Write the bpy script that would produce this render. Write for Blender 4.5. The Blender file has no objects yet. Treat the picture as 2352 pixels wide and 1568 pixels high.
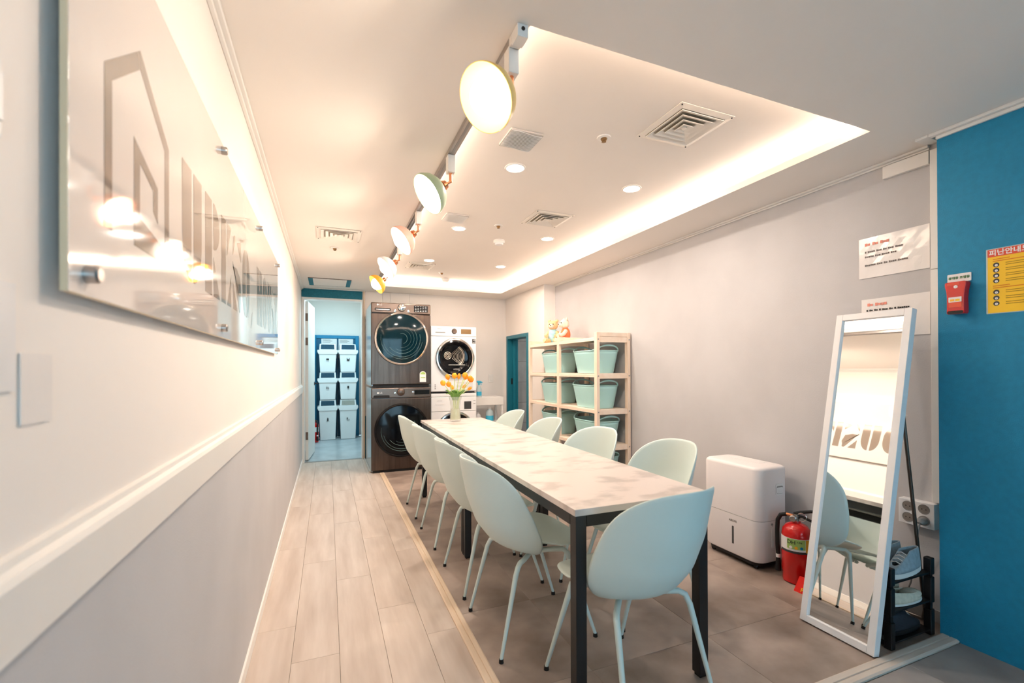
import bpy, math, random
from mathutils import Vector, Matrix
R = math.radians
random.seed(7)
S = bpy.context.scene
COL = S.collection

# ------------------------------------------------------------------ camera, world, exposure
F, W_, H_ = 1040.0, 2352.0, 1568.0
YAW, PIT, ROL, EYE = R(22.17), R(0.2), R(0.2), 1.2
fw = Vector((math.sin(YAW)*math.cos(PIT), math.cos(YAW)*math.cos(PIT), math.sin(PIT)))
r0 = Vector((math.cos(YAW), -math.sin(YAW), 0)); u0 = r0.cross(fw)
rt = r0*math.cos(ROL) - u0*math.sin(ROL); up = u0*math.cos(ROL) + r0*math.sin(ROL)
cd = bpy.data.cameras.new('camera'); cam = bpy.data.objects.new('camera', cd); COL.objects.link(cam)
cam.matrix_world = Matrix(((rt.x, up.x, -fw.x, 0), (rt.y, up.y, -fw.y, 0), (rt.z, up.z, -fw.z, EYE), (0, 0, 0, 1)))
cd.sensor_fit = 'HORIZONTAL'; cd.sensor_width = 36.0; cd.lens = F/W_*36.0
cd.shift_y = (843.39-784.0)/W_
cd.clip_start = 0.05; cd.clip_end = 60
cd.dof.use_dof = True; cd.dof.focus_distance = 3.2; cd.dof.aperture_fstop = 3.2
S.camera = cam
S.view_settings.view_transform = 'Standard'; S.view_settings.look = 'None'
S.view_settings.gamma = 1.0; S.view_settings.use_curve_mapping = False
S.view_settings.exposure = 0.47
wd = bpy.data.worlds.new('world'); S.world = wd; wd.use_nodes = True
bg = wd.node_tree.nodes['Background']; bg.inputs[0].default_value = (0.47, 0.77, 1.0, 1); bg.inputs[1].default_value = 5.0
WARM, COOL, DAY = (1.0, 0.84, 0.69), (0.50, 0.84, 1.0), (1.0, 0.87, 0.755)
def area(name, loc, rot, sx, sy, power, col, shape='RECTANGLE', spread=180):
    l = bpy.data.lights.new(name, 'AREA'); l.shape = shape; l.size = sx; l.size_y = sy
    l.energy = power; l.color = col; l.spread = R(spread)
    o = bpy.data.objects.new(name, l); COL.objects.link(o); o.location = loc; o.rotation_euler = rot
    return o
# LED tape lying in the ceiling cove, shining up
CX0, CX1, CY0, CY1, ZC, ZK, LIP = 0.58, 2.25, 1.265, 5.93, 2.256, 2.372, 0.04
UPR = (R(180), 0, 0); KP = 25.0
area('cove_led_right', (CX1+.10, (CY0+CY1)/2, ZC+LIP+.012), UPR, .02, CY1-CY0, KP*1.25, DAY)
area('cove_led_left', (CX0-.10, (CY0+CY1)/2, ZC+LIP+.012), UPR, .02, CY1-CY0, KP*.75, DAY)
area('cove_led_far', ((CX0+CX1)/2, CY1+.10, ZC+LIP+.012), UPR, CX1-CX0, .02, KP*.5, DAY)
area('cove_led_near', ((CX0+CX1)/2, CY0-.10, ZC+LIP+.012), UPR, CX1-CX0, .02, KP*.3, DAY)

# ------------------------------------------------------------------ materials
def lin(c):
    return tuple(((v/255)/12.92 if v/255 <= .04045 else ((v/255+.055)/1.055)**2.4) for v in c) + (1.0,)
MATS = {}
def mat(name, rgb, rough=.5, metal=0, var=.03, scale=6.0, bump=0, bscale=60, coat=0, trans=0, ior=1.45, emit=0, stretch=None, sss=0, alpha=1, rgb2=None, lo=.35, hi=.65, obrand=0, detail=4):
    m = bpy.data.materials.new(name); m.use_nodes = True; nt = m.node_tree; N = nt.nodes; L = nt.links
    b = N['Principled BSDF']; c = lin(rgb)
    tc = N.new('ShaderNodeTexCoord'); src = tc.outputs['Object']
    mp = N.new('ShaderNodeMapping'); L.new(src, mp.inputs['Vector'])
    if stretch: mp.inputs['Scale'].default_value = stretch
    if obrand:
        oi = N.new('ShaderNodeObjectInfo'); vm = N.new('ShaderNodeVectorMath'); vm.operation = 'SCALE'
        cb = N.new('ShaderNodeCombineXYZ')
        for i in range(3): L.new(oi.outputs['Random'], cb.inputs[i])
        L.new(cb.outputs[0], vm.inputs[0]); vm.inputs['Scale'].default_value = 37.0
        L.new(vm.outputs[0], mp.inputs['Location'])
    nz = N.new('ShaderNodeTexNoise'); nz.inputs['Scale'].default_value = scale; nz.inputs['Detail'].default_value = detail
    L.new(mp.outputs[0], nz.inputs['Vector'])
    rp = N.new('ShaderNodeValToRGB'); L.new(nz.outputs[0], rp.inputs[0])
    rp.color_ramp.elements[0].position = lo; rp.color_ramp.elements[1].position = hi
    c2 = lin(rgb2) if rgb2 else tuple(min(1, v*(1+var)) for v in c[:3]) + (1,)
    c1 = c if rgb2 else tuple(v*(1-var) for v in c[:3]) + (1,)
    rp.color_ramp.elements[0].color = c1; rp.color_ramp.elements[1].color = c2
    out = rp.outputs[0]
    if obrand:
        hv = N.new('ShaderNodeHueSaturation'); ma = N.new('ShaderNodeMapRange')
        ma.inputs['To Min'].default_value = 1-obrand; ma.inputs['To Max'].default_value = 1+obrand
        L.new(oi.outputs['Random'], ma.inputs['Value']); L.new(ma.outputs[0], hv.inputs['Value'])
        L.new(out, hv.inputs['Color']); out = hv.outputs[0]
    L.new(out, b.inputs['Base Color'])
    b.inputs['Roughness'].default_value = rough; b.inputs['Metallic'].default_value = metal
    b.inputs['Coat Weight'].default_value = coat; b.inputs['Coat Roughness'].default_value = .05
    b.inputs['Transmission Weight'].default_value = trans; b.inputs['IOR'].default_value = ior
    b.inputs['Alpha'].default_value = alpha
    if sss: b.inputs['Subsurface Weight'].default_value = sss
    if emit:
        b.inputs['Emission Color'].default_value = c; b.inputs['Emission Strength'].default_value = emit
    if bump:
        n2 = N.new('ShaderNodeTexNoise'); n2.inputs['Scale'].default_value = bscale; n2.inputs['Detail'].default_value = 3
        L.new(mp.outputs[0], n2.inputs['Vector'])
        bp = N.new('ShaderNodeBump'); bp.inputs['Strength'].default_value = bump; bp.inputs['Distance'].default_value = .002
        L.new(n2.outputs[0], bp.inputs['Height']); L.new(bp.outputs[0], b.inputs['Normal'])
    MATS[name] = m
    return m
mat('ceil', (244, 236, 228), .75, var=.012, scale=1.5, bump=.08, bscale=40)
mat('wallwhite', (246, 238, 231), .7, var=.015, scale=2, bump=.1, bscale=90)
mat('trimwhite', (243, 238, 232), .4, var=.01)
mat('greypaper', (196, 194, 195), .75, var=.03, scale=3, bump=.25, bscale=220)
mat('bluepaint', (18, 132, 172), .6, var=.05, scale=40, bump=.6, bscale=260)
mat('bluewood', (10, 128, 172), .4, var=.03, scale=8)
mat('blueleaf', (4, 92, 126), .45, var=.03, scale=8)
mat('bluedoor', (24, 116, 136), .4, var=.03, scale=8)
mat('teal', (28, 112, 132), .7, var=.12, scale=60, bump=.4, bscale=200)
mat('oak', (196, 177, 162), .42, scale=2.6, stretch=(7, .8, 1), rgb2=(217, 201, 188), obrand=.035, bump=.12, bscale=14, detail=7, lo=.3, hi=.7)
mat('joint', (150, 132, 118), .8)
mat('tile', (126, 109, 98), .42, scale=3.2, rgb2=(186, 168, 156), obrand=.03, bump=.08, bscale=50, detail=8, lo=.32, hi=.7)
mat('tilegrey', (140, 134, 131), .5, scale=3, rgb2=(168, 162, 158), obrand=.03, detail=8)
mat('tilejoint', (92, 80, 72), .8)
mat('stripwood', (226, 200, 172), .45, scale=3, stretch=(6, .7, 1), rgb2=(236, 214, 190), detail=6)
mat('stripgrey', (196, 184, 172), .5, scale=3, stretch=(.7, 6, 1), rgb2=(214, 203, 192), detail=6)
mat('mint', (213, 226, 220), .42, var=.012, scale=5, bump=.06, bscale=320)
mat('mintmetal', (211, 223, 217), .38, var=.01)
mat('black', (18, 18, 20), .5, var=.1)
mat('blackmetal', (24, 24, 26), .42, var=.1, scale=12)
mat('marble', (192, 181, 174), .28, scale=5.5, rgb2=(222, 210, 203), detail=14, lo=.37, hi=.49, stretch=(1, 1.5, 1))
mat('steeldark', (100, 85, 76), .27, metal=.9, scale=3, stretch=(14, .6, .6), rgb2=(84, 71, 64), detail=5)
mat('steelpanel', (112, 98, 90), .26, metal=.9, var=.05, scale=3)
mat('sidegrey', (176, 186, 190), .18, metal=.65, var=.03)
mat('chrome', (206, 202, 198), .12, metal=1, var=.02)
mat('darkglass', (6, 34, 42), .07, coat=0, ior=1.38, var=.2, scale=3)
mat('blackglass', (7, 9, 14), .10, coat=0, ior=1.34, var=.2, scale=3)
mat('drum', (196, 188, 176), .35, metal=.7, var=.2, scale=14)
mat('drumdim', (84, 112, 112), .4, metal=.2, var=.3, scale=14)
mat('whiteenamel', (244, 243, 243), .25, var=.008, coat=.3)
mat('whiteplastic', (240, 237, 236), .4, var=.01)
mat('dehumid', (238, 231, 230), .45, var=.01)
mat('greyplastic', (150, 148, 146), .45, var=.04)
mat('darkgrey', (62, 60, 60), .5, var=.08)
mat('basket', (176, 218, 216), .5, var=.015, scale=5, sss=.05)
mat('pine', (240, 214, 190), .5, scale=3, stretch=(5, 5, .6), rgb2=(246, 226, 206), detail=6)
mat('pineh', (240, 216, 194), .5, scale=3, stretch=(5, .6, 5), rgb2=(247, 230, 212), detail=6)
mat('red', (206, 18, 16), .25, var=.05, coat=.5)
mat('redbase', (222, 30, 18), .4, var=.05)
mat('rubber', (14, 14, 16), .6, var=.1)
mat('yellow', (250, 200, 40), .45, var=.02)
mat('yelloworange', (247, 176, 40), .45, var=.02)
mat('coral', (226, 84, 56), .45, var=.02)
mat('green', (168, 200, 110), .5, var=.03)
mat('greentext', (40, 110, 50), .5)
mat('ink', (36, 34, 34), .6)
mat('inkpale', (120, 112, 108), .6)
mat('inkred', (236, 150, 132), .6)
mat('inkyellow', (150, 110, 10), .6)
mat('inkorange', (222, 120, 20), .6)
mat('paper', (240, 236, 234), .35, var=.02)
mat('paper2', (238, 231, 226), .5, var=.02)
mat('laminate', (242, 238, 236), .12, var=.02, coat=1, bump=.25, bscale=22)
mat('mirror', (246, 248, 248), .015, metal=1, var=.0)
mat('copper', (232, 158, 116), .22, metal=1, var=.04)
mat('alu', (178, 172, 168), .35, metal=.9, var=.04)
mat('tubemetal', (112, 106, 100), .3, metal=.9, var=.05)
for nm, c in (('shadeyellow', (246, 206, 120)), ('shadegreen', (172, 190, 156)), ('shadepink', (246, 192, 172)), ('shadewhite', (240, 238, 236)), ('shadeorange', (250, 186, 62))):
    mat(nm, c, .4, var=.02)
mat('bulb', (255, 236, 210), .4, emit=9.0)
mat('lens', (255, 244, 232), .4, emit=14.0)
mat('acrylic', (238, 230, 224), .04, var=.006, coat=1)
mat('acrylicedge', (236, 214, 180), .3, var=.03)
mat('signgrey', (150, 135, 122), .04, var=.03, coat=1)
mat('glass', (245, 250, 248), .02, trans=1, ior=1.45, var=.0)
mat('vaseglass', (226, 232, 226), .05, var=.0, alpha=.20, coat=1)
mat('water', (240, 236, 190), .05, var=.0, alpha=.35)
mat('tulip', (248, 138, 20), .5, scale=12, rgb2=(250, 176, 40), sss=.1)
mat('stem', (200, 212, 136), .5, var=.06)
mat('leaf', (88, 138, 58), .45, scale=9, rgb2=(132, 172, 84))
mat('furtan', (240, 200, 150), .9, var=.08, scale=50, bump=.8, bscale=160)
mat('furcream', (246, 224, 204), .9, var=.06, scale=50, bump=.8, bscale=160)
mat('clothblue', (168, 216, 224), .85, var=.16, scale=26, bump=.5, bscale=90)
mat('clothorange', (252, 132, 84), .85, var=.06, scale=26, bump=.5, bscale=90)
mat('bathtile', (178, 180, 182), .4, scale=3, rgb2=(206, 208, 209), obrand=.02)
mat('binwhite', (238, 240, 240), .4, var=.01)
mat('bindark', (44, 74, 92), 1, var=.12, scale=70)
mat('bingrey', (160, 160, 150), 1, var=.05, scale=70)
mat('shoeblue', (150, 164, 172), .8, var=.1, scale=60, bump=.6, bscale=200)
mat('shoedark', (34, 38, 46), .8, var=.1, scale=60, bump=.4, bscale=200)
mat('shoesole', (226, 222, 216), .6, var=.03)
mat('shoecream', (214, 204, 184), .8, var=.08, scale=60, bump=.6, bscale=200)
mat('shoein', (120, 160, 160), .9, var=.05)
mat('hingebrown', (120, 100, 88), .4, metal=.6)
mat('spraycyan', (70, 190, 225), .35, var=.04)
mat('clearplastic', (215, 232, 236), .15, var=.02, alpha=.75)
mat('ventwhite', (238, 230, 220), .5, var=.02)
mat('ventgrey', (204, 196, 188), .6, var=.03)
mat('ventinner', (176, 166, 148), .6, var=.06)
mat('ventblack', (22, 22, 24), .7)
mat('brass', (150, 120, 84), .35, metal=.8)
mat('corridorfloor', (172, 180, 184), .3, scale=4, rgb2=(196, 204, 208))
mat('windowframe', (90, 94, 98), .4, metal=.5)

# ------------------------------------------------------------------ mesh helpers
class MB:
    def __init__(s): s.v = []; s.f = []
    def add(s, vs, fs, m=None):
        n = len(s.v); s.v += [tuple(m @ Vector(q)) if m else tuple(q) for q in vs]
        s.f += [tuple(i+n for i in q) for q in fs]; return s
    def box(s, x0, y0, z0, x1, y1, z1, m=None):
        return s.add([(x0,y0,z0),(x1,y0,z0),(x1,y1,z0),(x0,y1,z0),(x0,y0,z1),(x1,y0,z1),(x1,y1,z1),(x0,y1,z1)],
                     [(0,3,2,1),(4,5,6,7),(0,1,5,4),(1,2,6,5),(2,3,7,6),(3,0,4,7)], m)
    def tube(s, path, rad, n=10, cap=True):
        P = [Vector(p) for p in path]; k = len(P)
        if not isinstance(rad, (list, tuple)): rad = [rad]*k
        rings = []; ref = None
        for i in range(k):
            t = (P[min(i+1, k-1)]-P[max(i-1, 0)]).normalized()
            if ref is None:
                ref = t.cross(Vector((0, 0, 1)))
                if ref.length < .05: ref = t.cross(Vector((1, 0, 0)))
                ref.normalize()
            a = (ref - t*ref.dot(t)).normalized(); b = t.cross(a); ref = a
            rings.append([P[i] + (a*math.cos(2*math.pi*j/n) + b*math.sin(2*math.pi*j/n))*rad[i] for j in range(n)])
        vs = [q for r in rings for q in r]; fs = []
        for i in range(k-1):
            for j in range(n):
                fs.append((i*n+j, i*n+(j+1) % n, (i+1)*n+(j+1) % n, (i+1)*n+j))
        if cap: fs += [tuple(range(n-1, -1, -1)), tuple(range((k-1)*n, k*n))]
        return s.add(vs, fs)
    def lathe(s, prof, n=32, m=None, cap=True):
        k = len(prof); vs = [(r*math.cos(2*math.pi*j/n), r*math.sin(2*math.pi*j/n), z) for r, z in prof for j in range(n)]
        fs = [(i*n+j, i*n+(j+1) % n, (i+1)*n+(j+1) % n, (i+1)*n+j) for i in range(k-1) for j in range(n)]
        if cap: fs += [tuple(range(n-1, -1, -1)), tuple(range((k-1)*n, k*n))]
        return s.add(vs, fs, m)
    def prism(s, poly, t0, t1, m=None):
        n = len(poly); vs = [(x, y, t0) for x, y in poly] + [(x, y, t1) for x, y in poly]
        fs = [tuple(range(n-1, -1, -1)), tuple(range(n, 2*n))] + [(i, (i+1) % n, n+(i+1) % n, n+i) for i in range(n)]
        return s.add(vs, fs, m)
    def disc(s, fn, nr=8, n=36):
        vs = [fn(0, 0)]; fs = []
        for i in range(1, nr+1):
            for j in range(n):
                a = 2*math.pi*j/n; vs.append(fn(math.cos(a)*i/nr, math.sin(a)*i/nr))
        for j in range(n): fs.append((0, 1+j, 1+(j+1) % n))
        for i in range(nr-1):
            for j in range(n):
                a, b = 1+i*n, 1+(i+1)*n
                fs.append((a+j, b+j, b+(j+1) % n, a+(j+1) % n))
        return s.add(vs, fs)
    def ball(s, c, rx, ry, rz, n=16, k=10, m=None):
        vs = []; fs = []
        for i in range(k+1):
            t = math.pi*i/k
            for j in range(n):
                a = 2*math.pi*j/n
                vs.append((c[0]+rx*max(math.sin(t), .02)*math.cos(a), c[1]+ry*max(math.sin(t), .02)*math.sin(a), c[2]-rz*math.cos(t)))
        fs = [(i*n+j, i*n+(j+1) % n, (i+1)*n+(j+1) % n, (i+1)*n+j) for i in range(k) for j in range(n)]
        fs += [tuple(range(n-1, -1, -1)), tuple(range(k*n, (k+1)*n))]
        return s.add(vs, fs, m)
    def mesh(s, name):
        me = bpy.data.meshes.new(name); me.from_pydata(s.v, [], s.f); me.validate(); me.update(); return me
    def build(s, name, material, parent=None, smooth=False, bevel=0, seg=2, sub=0, solid=0, auto=35):
        me = s.mesh(name); me.materials.append(MATS[material]); o = bpy.data.objects.new(name, me); COL.objects.link(o)
        if parent: o.parent = parent
        if smooth or bevel:
            for p in me.polygons: p.use_smooth = True
            if smooth is not True or bevel:
                pass
        if solid:
            md = o.modifiers.new('solid', 'SOLIDIFY'); md.thickness = solid; md.offset = 0
        if bevel:
            md = o.modifiers.new('bevel', 'BEVEL'); md.width = bevel; md.segments = seg; md.limit_method = 'ANGLE'; md.angle_limit = R(40); md.harden_normals = True
        if sub:
            md = o.modifiers.new('sub', 'SUBSURF'); md.levels = sub; md.render_levels = sub
        if smooth and not sub and not bevel:
            me.set_sharp_from_angle(angle=R(auto))
        return o
def bx(x0, y0, z0, x1, y1, z1, m=None): return MB().box(x0, y0, z0, x1, y1, z1, m)
def cyl(p0, p1, r0, r1=None, n=20): return MB().tube([p0, p1], [r0, r1 if r1 is not None else r0], n)
def tag(o, label, cat, group=None):
    o['label'] = label; o['category'] = cat
    if group: o['group'] = group
    return o
def thing(name, label, cat, loc=(0, 0, 0), rz=0, group=None, rot=None):
    o = bpy.data.objects.new(name, None); COL.objects.link(o); o.empty_display_size = .05
    o.location = loc; o.rotation_euler = rot or (0, 0, rz)
    return tag(o, label, cat, group)
def struct(o): o['kind'] = 'structure'; return o
def copy_tree(o, parent=None):
    c = o.copy(); COL.objects.link(c); c.parent = parent
    for ch in list(o.children): copy_tree(ch, c)
    return c
def rrect(x0, y0, x1, y1, r, n=6):
    P = []
    for cx, cy, a0 in ((x1-r, y1-r, 0), (x0+r, y1-r, 90), (x0+r, y0+r, 180), (x1-r, y0+r, 270)):
        for i in range(n+1):
            a = R(a0+90*i/n); P.append((cx+r*math.cos(a), cy+r*math.sin(a)))
    return P
FRONT = Matrix.Rotation(R(90), 4, 'X')                                  # drawing plane facing -y
FACEW = Matrix.Rotation(R(-90), 4, 'Z') @ Matrix.Rotation(R(90), 4, 'X')  # facing -x
FACEE = Matrix.Rotation(R(90), 4, 'Z') @ Matrix.Rotation(R(90), 4, 'X')   # facing +x
def text(s, size, material, parent, m, name='lettering', align='CENTER', extrude=.0006, bold=0):
    cu = bpy.data.curves.new(name, 'FONT'); cu.body = s; cu.size = size; cu.align_x = align; cu.align_y = 'CENTER'
    cu.extrude = extrude; cu.offset = bold; cu.resolution_u = 3
    o = bpy.data.objects.new(name, cu); COL.objects.link(o)
    dg = bpy.context.evaluated_depsgraph_get()
    me = bpy.data.meshes.new_from_object(o.evaluated_get(dg)); bpy.data.objects.remove(o)
    me.materials.clear(); me.materials.append(MATS[material]); me.transform(m)
    o = bpy.data.objects.new(name, me); COL.objects.link(o); o.parent = parent
    return o
T = Matrix.Translation

# ------------------------------------------------------------------ room shell
XL, XR, YB, YN = -.31, 2.66, 6.4, -2.6
XS, YCOL, XBL, YBL = 2.505, 5.08, 2.55, 1.165
fl = struct(bx(XL-.1, YN, -.08, XR+.2, YB+.05, -.006).build('floor', 'tilejoint'))
# oak planks of the passage
xs = [XL+.012, -.14, .045, .23, .415, .555]; ends = [2.351, 2.057, 2.77, 2.358, 2.05]
PM = {}
def piece(name, x0, y0, x1, y1, material, parent, z1=0.0, th=.02, g=.0005):
    w, d = round(x1-x0-2*g, 4), round(y1-y0-2*g, 4); key = (name, w, d, material)
    if key not in PM:
        b = .0009
        m = MB(); w2, d2 = w/2, d/2
        m.add([(-w2,-d2,-th),(w2,-d2,-th),(w2,d2,-th),(-w2,d2,-th),(-w2,-d2,-b),(w2,-d2,-b),(w2,d2,-b),(-w2,d2,-b),
               (-w2+b,-d2+b,0),(w2-b,-d2+b,0),(w2-b,d2-b,0),(-w2+b,d2-b,0)],
              [(0,3,2,1),(0,1,5,4),(1,2,6,5),(2,3,7,6),(3,0,4,7),(4,5,9,8),(5,6,10,9),(6,7,11,10),(7,4,8,11),(8,9,10,11)])
        me = m.mesh(name); me.materials.append(MATS[material]); PM[key] = me
    o = bpy.data.objects.new(name, PM[key]); COL.objects.link(o); o.parent = parent
    o.location = ((x0+x1)/2, (y0+y1)/2, z1)
    return o
for i in range(5):
    y = ends[i]-1.016*5
    while y < YB:
        a, b = max(y, YN), min(y+1.016, YB+.03)
        if b-a > .03: piece('plank', xs[i], a, xs[i+1], b, 'oak', fl)
        y += 1.016
# brown stone tiles of the seating area
tx = [.606, .973, 1.573, 2.173, XR]; ty = [1.165, 1.552] + [1.552+.6*k for k in range(1, 9)]
for i in range(4):
    for j in range(len(ty)-1):
        if ty[j] < YB: piece('tile', tx[i], ty[j], tx[i+1], min(ty[j+1], YB), 'tile', fl)
ny = [1.095-.6*k for k in range(7)]
for i in range(4):
    for j in range(6): piece('grey_tile', tx[i], ny[j+1], tx[i+1], ny[j], 'tilegrey', fl)
def strip(n, x0, y0, x1, y1, along, material):
    m = MB(); h = .010
    pr = [(0, -.004), (0, .006), (.12, h), (.45, h), (.5, h-.004), (.55, h), (.88, h), (1, .006), (1, -.004)]
    if along == 'y':
        vs = [(x0+(x1-x0)*a, y, z) for y in (y0, y1) for a, z in pr]
    else:
        vs = [(x, y0+(y1-y0)*a, z) for x in (x0, x1) for a, z in pr]
    k = len(pr); fs = [(i, i+1, k+i+1, k+i) for i in range(k-1)] + [tuple(range(k)), tuple(range(2*k-1, k-1, -1))]
    return struct(m.add(vs, fs).build(n, material))
strip('trim_1', .553, 1.163, .606, 5.415, 'y', 'stripwood')
strip('trim_2', .553, 1.098, XBL, 1.163, 'x', 'stripgrey')
# left wall: white above, grey below, rail between
wl = struct(bx(XL-.1, YN, 0, XL, YB+2.4, 2.62).build('wall_left', 'wallwhite'))
bx(XL, YN, .05, XL+.006, YB-.02, .915).build('wainscot', 'greypaper', wl)
m = MB(); pr = [(0, .912), (.019, .912), (.021, .985), (.017, .993), (.010, .998), (.008, 1.006), (0, 1.008)]
vs = [(XL+a, y, z) for y in (YN, YB-.02) for a, z in pr]; k = len(pr)
struct(m.add(vs, [(i, i+1, k+i+1, k+i) for i in range(k-1)] + [tuple(range(k)), tuple(range(2*k-1, k-1, -1))]).build('trim_3', 'trimwhite'))
struct(bx(XL, YN, 0, XL+.014, YB-.02, .055).build('baseboard_left', 'trimwhite', bevel=.003))
# back wall with doorway, blue header
DX0, DX1, DZ = -.275, .425, 2.11
wb = MB(); wb.box(DX1+.02, YB, 0, XS+.2, YB+.1, ZC+.3); wb.box(XL, YB, DZ+.02, DX1+.02, YB+.1, ZC+.3)
wb = struct(wb.build('wall_back', 'wallwhite'))
bx(XL+.002, YB-.012, DZ+.022, DX1+.008, YB+.001, ZC-.004).build('blue_header_panel', 'teal', wb)
bx(DX1+.022, YB-.008, 0, 1.0, YB+.001, .575).build('teal_dado', 'teal', wb)
zt = [.575, .90, 1.23, 1.55, 1.87, ZC-.003]; xt = [DX1+.022, .70, .80, 1.06, 1.18]
for i in range(len(xt)-1):
    for j in range(5): bx(xt[i]+.0015, YB-.008, zt[j]+.0015, xt[i+1]-.0015, YB+.001, zt[j+1]-.0015).build('wall_panel', 'wallwhite', wb, bevel=.002)
fr = MB()
fr.box(DX0-.033, YB-.02, 0, DX0, YB+.12, DZ+.025); fr.box(DX1, YB-.02, 0, DX1+.02, YB+.12, DZ+.025); fr.box(DX0, YB-.02, DZ, DX1, YB+.12, DZ+.025)
struct(fr.build('trim_4', 'trimwhite', bevel=.003))
struct(bx(DX1+.021, YB-.03, .005, DX1+.040, YB-.009, ZC-.005).build('trim_5', 'stripwood', bevel=.004))
struct(bx(DX0, YB+.0, -.003, DX1, YB+.06, .004).build('trim_6', 'alu'))
struct(bx(.4465, 5.5, 0, .463, 6.365, .018).build('trim_7', 'stripgrey'))
# side wall with the blue door, column, grey wall, blue wall
SB0, SB1, SBZ = 5.56, 6.345, 1.69
ws = MB(); ws.box(XS, SB1+.0, 0, XS+.15, YB, ZC+.3); ws.box(XS, SB0, SBZ, XS+.15, SB1, ZC+.3); ws.box(XS, YCOL, 0, XS+.15, SB0, ZC+.3); ws.box(XS+.15, YCOL, 0, XR+.1, YCOL+.15, ZC+.3)
ws = struct(ws.build('wall_side', 'wallwhite'))
df = MB(); df.box(XS-.012, SB1-.05, 0, XS+.16, SB1+.001, SBZ); df.box(XS-.012, SB0, 0, XS+.16, SB0+.05, SBZ); df.box(XS-.012, SB0+.05, SBZ-.05, XS+.16, SB1-.05, SBZ)
dd = struct(df.build('door_2', 'bluedoor', bevel=.003))
MB().box(XS+.07, SB1-.075, 0, XS+.11, SB1-.05, SBZ-.05).build('door_stop', 'bluedoor', dd)
MB().box(XS+.045, SB1-.053, .97, XS+.07, SB1-.049, 1.06).build('strike_plate', 'black', dd)
struct(bx(XS, YB+.1, 0, XS+.15, YB+.34, 2.2).build('wall_bathroom_seal', 'bathtile'))  # solid filler added to stop outside light leaking into the bathroom
br = struct(bx(XS+.05, YB+.35, 0, XS+1.5, YB+.4, 2.2).build('wall_bathroom', 'tilejoint'))
for i in range(3):
    for j in range(7): bx(XS+.05+i*.6+.002, YB+.338, j*.33+.002, XS+.65+i*.6-.002, YB+.351, (j+1)*.33-.002).build('tile', 'bathtile', br)
struct(bx(XS+1.2, SB0-.32, 0, XS+1.25, YB+.35, 2.2).build('wall_bathroom_far', 'bathtile'))
struct(bx(XS+.15, SB0-.32, 0, XS+1.25, SB0-.27, 2.2).build('wall_bathroom_near', 'bathtile'))
struct(bx(XS+.15, SB0-.32, 1.86, XS+1.25, YB+.4, 1.9).build('ceiling_bathroom', 'ceil'))
struct(bx(XS+.15, SB0-.32, -.05, XS+1.25, YB+.4, -.002).build('floor_bathroom', 'tilegrey'))
wr = struct(bx(XR, YBL, 0, XR+.1, YCOL+.02, ZC+.3).build('wall_right', 'greypaper'))
struct(bx(XBL, YN, 0, XBL+.2, YBL, ZC+.3).build('wall_right_blue', 'bluepaint'))
struct(bx(XR-.012, YBL, 0, XR, YCOL, .06).build('baseboard_right', 'greyplastic', bevel=.003))
# ceiling with cove opening and raised coffer
E_ = .15
cm = MB()
for a in ((XL-.1, YN, CX0, YB+.1), (CX1, YN, XR+.2, YB+.1), (CX0, YN, CX1, CY0), (CX0, CY1, CX1, YB+.1)): cm.box(a[0], a[1], ZC, a[2], a[3], ZC+LIP)
ce = struct(cm.build('ceiling', 'ceil'))
km = MB(); km.box(CX0-E_, CY0-E_, ZK, CX1+E_, CY1+E_, ZK+.05)
for a in ((CX0-E_-.02, CY0-E_, CX0-E_, CY1+E_), (CX1+E_, CY0-E_, CX1+E_+.02, CY1+E_), (CX0-E_, CY0-E_-.02, CX1+E_, CY0-E_), (CX0-E_, CY1+E_, CX1+E_, CY1+E_+.02)): km.box(a[0], a[1], ZC+LIP, a[2], a[3], ZK+.05)
km.build('coffer', 'ceil', ce)
def crown(n, pts, axis):
    m = MB()
    for p in pts: m.box(*p)
    return struct(m.build(n, 'trimwhite', bevel=.003))
crown('trim_8', [(XL, YN, ZC-.016, XL+.028, YB-.013, ZC), (XL, YN, ZC-.03, XL+.014, YB-.013, ZC-.016)], 'y')
crown('trim_9', [(XR-.022, 1.24, ZC-.012, XR, YCOL, ZC), (XR-.010, 1.24, ZC-.022, XR, YCOL, ZC-.012)], 'y')
crown('trim_10', [(XBL-.028, YN, ZC-.014, XBL, YBL+.02, ZC), (XBL-.013, YN, ZC-.03, XBL, YBL, ZC-.014), (XBL-.028, YBL+.02, ZC-.012, XBL+.06, YBL+.07, ZC)], 'y')
crown('trim_11', [(XL+.03, YB-.03, ZC-.010, DX1+.05, YB-.012, ZC)], 'x')
# wall behind the photographer with a wide window
wn = MB(); wn.box(XL, YN-.1, 0, XL+.35, YN, ZC+.3); wn.box(2.0, YN-.1, 0, XBL, YN, ZC+.3); wn.box(XL+.35, YN-.1, 2.1, 2.0, YN, ZC+.3)
struct(wn.build('wall_near', 'wallwhite'))
wf = MB()
for x in (XL+.35, .82, 1.95): wf.box(x, YN-.08, 0, x+.05, YN-.03, 2.1)
wf.box(XL+.35, YN-.08, 2.05, 2.0, YN-.03, 2.1); wf.box(XL+.35, YN-.08, 0, 2.0, YN-.03, .08)
wf = struct(wf.build('window_1', 'windowframe'))
for x in (XL+.40, .87): bx(x, YN-.06, .08, x+1.08 if x > .5 else .82, YN-.052, 2.05).build('pane', 'glass', wf)

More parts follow.
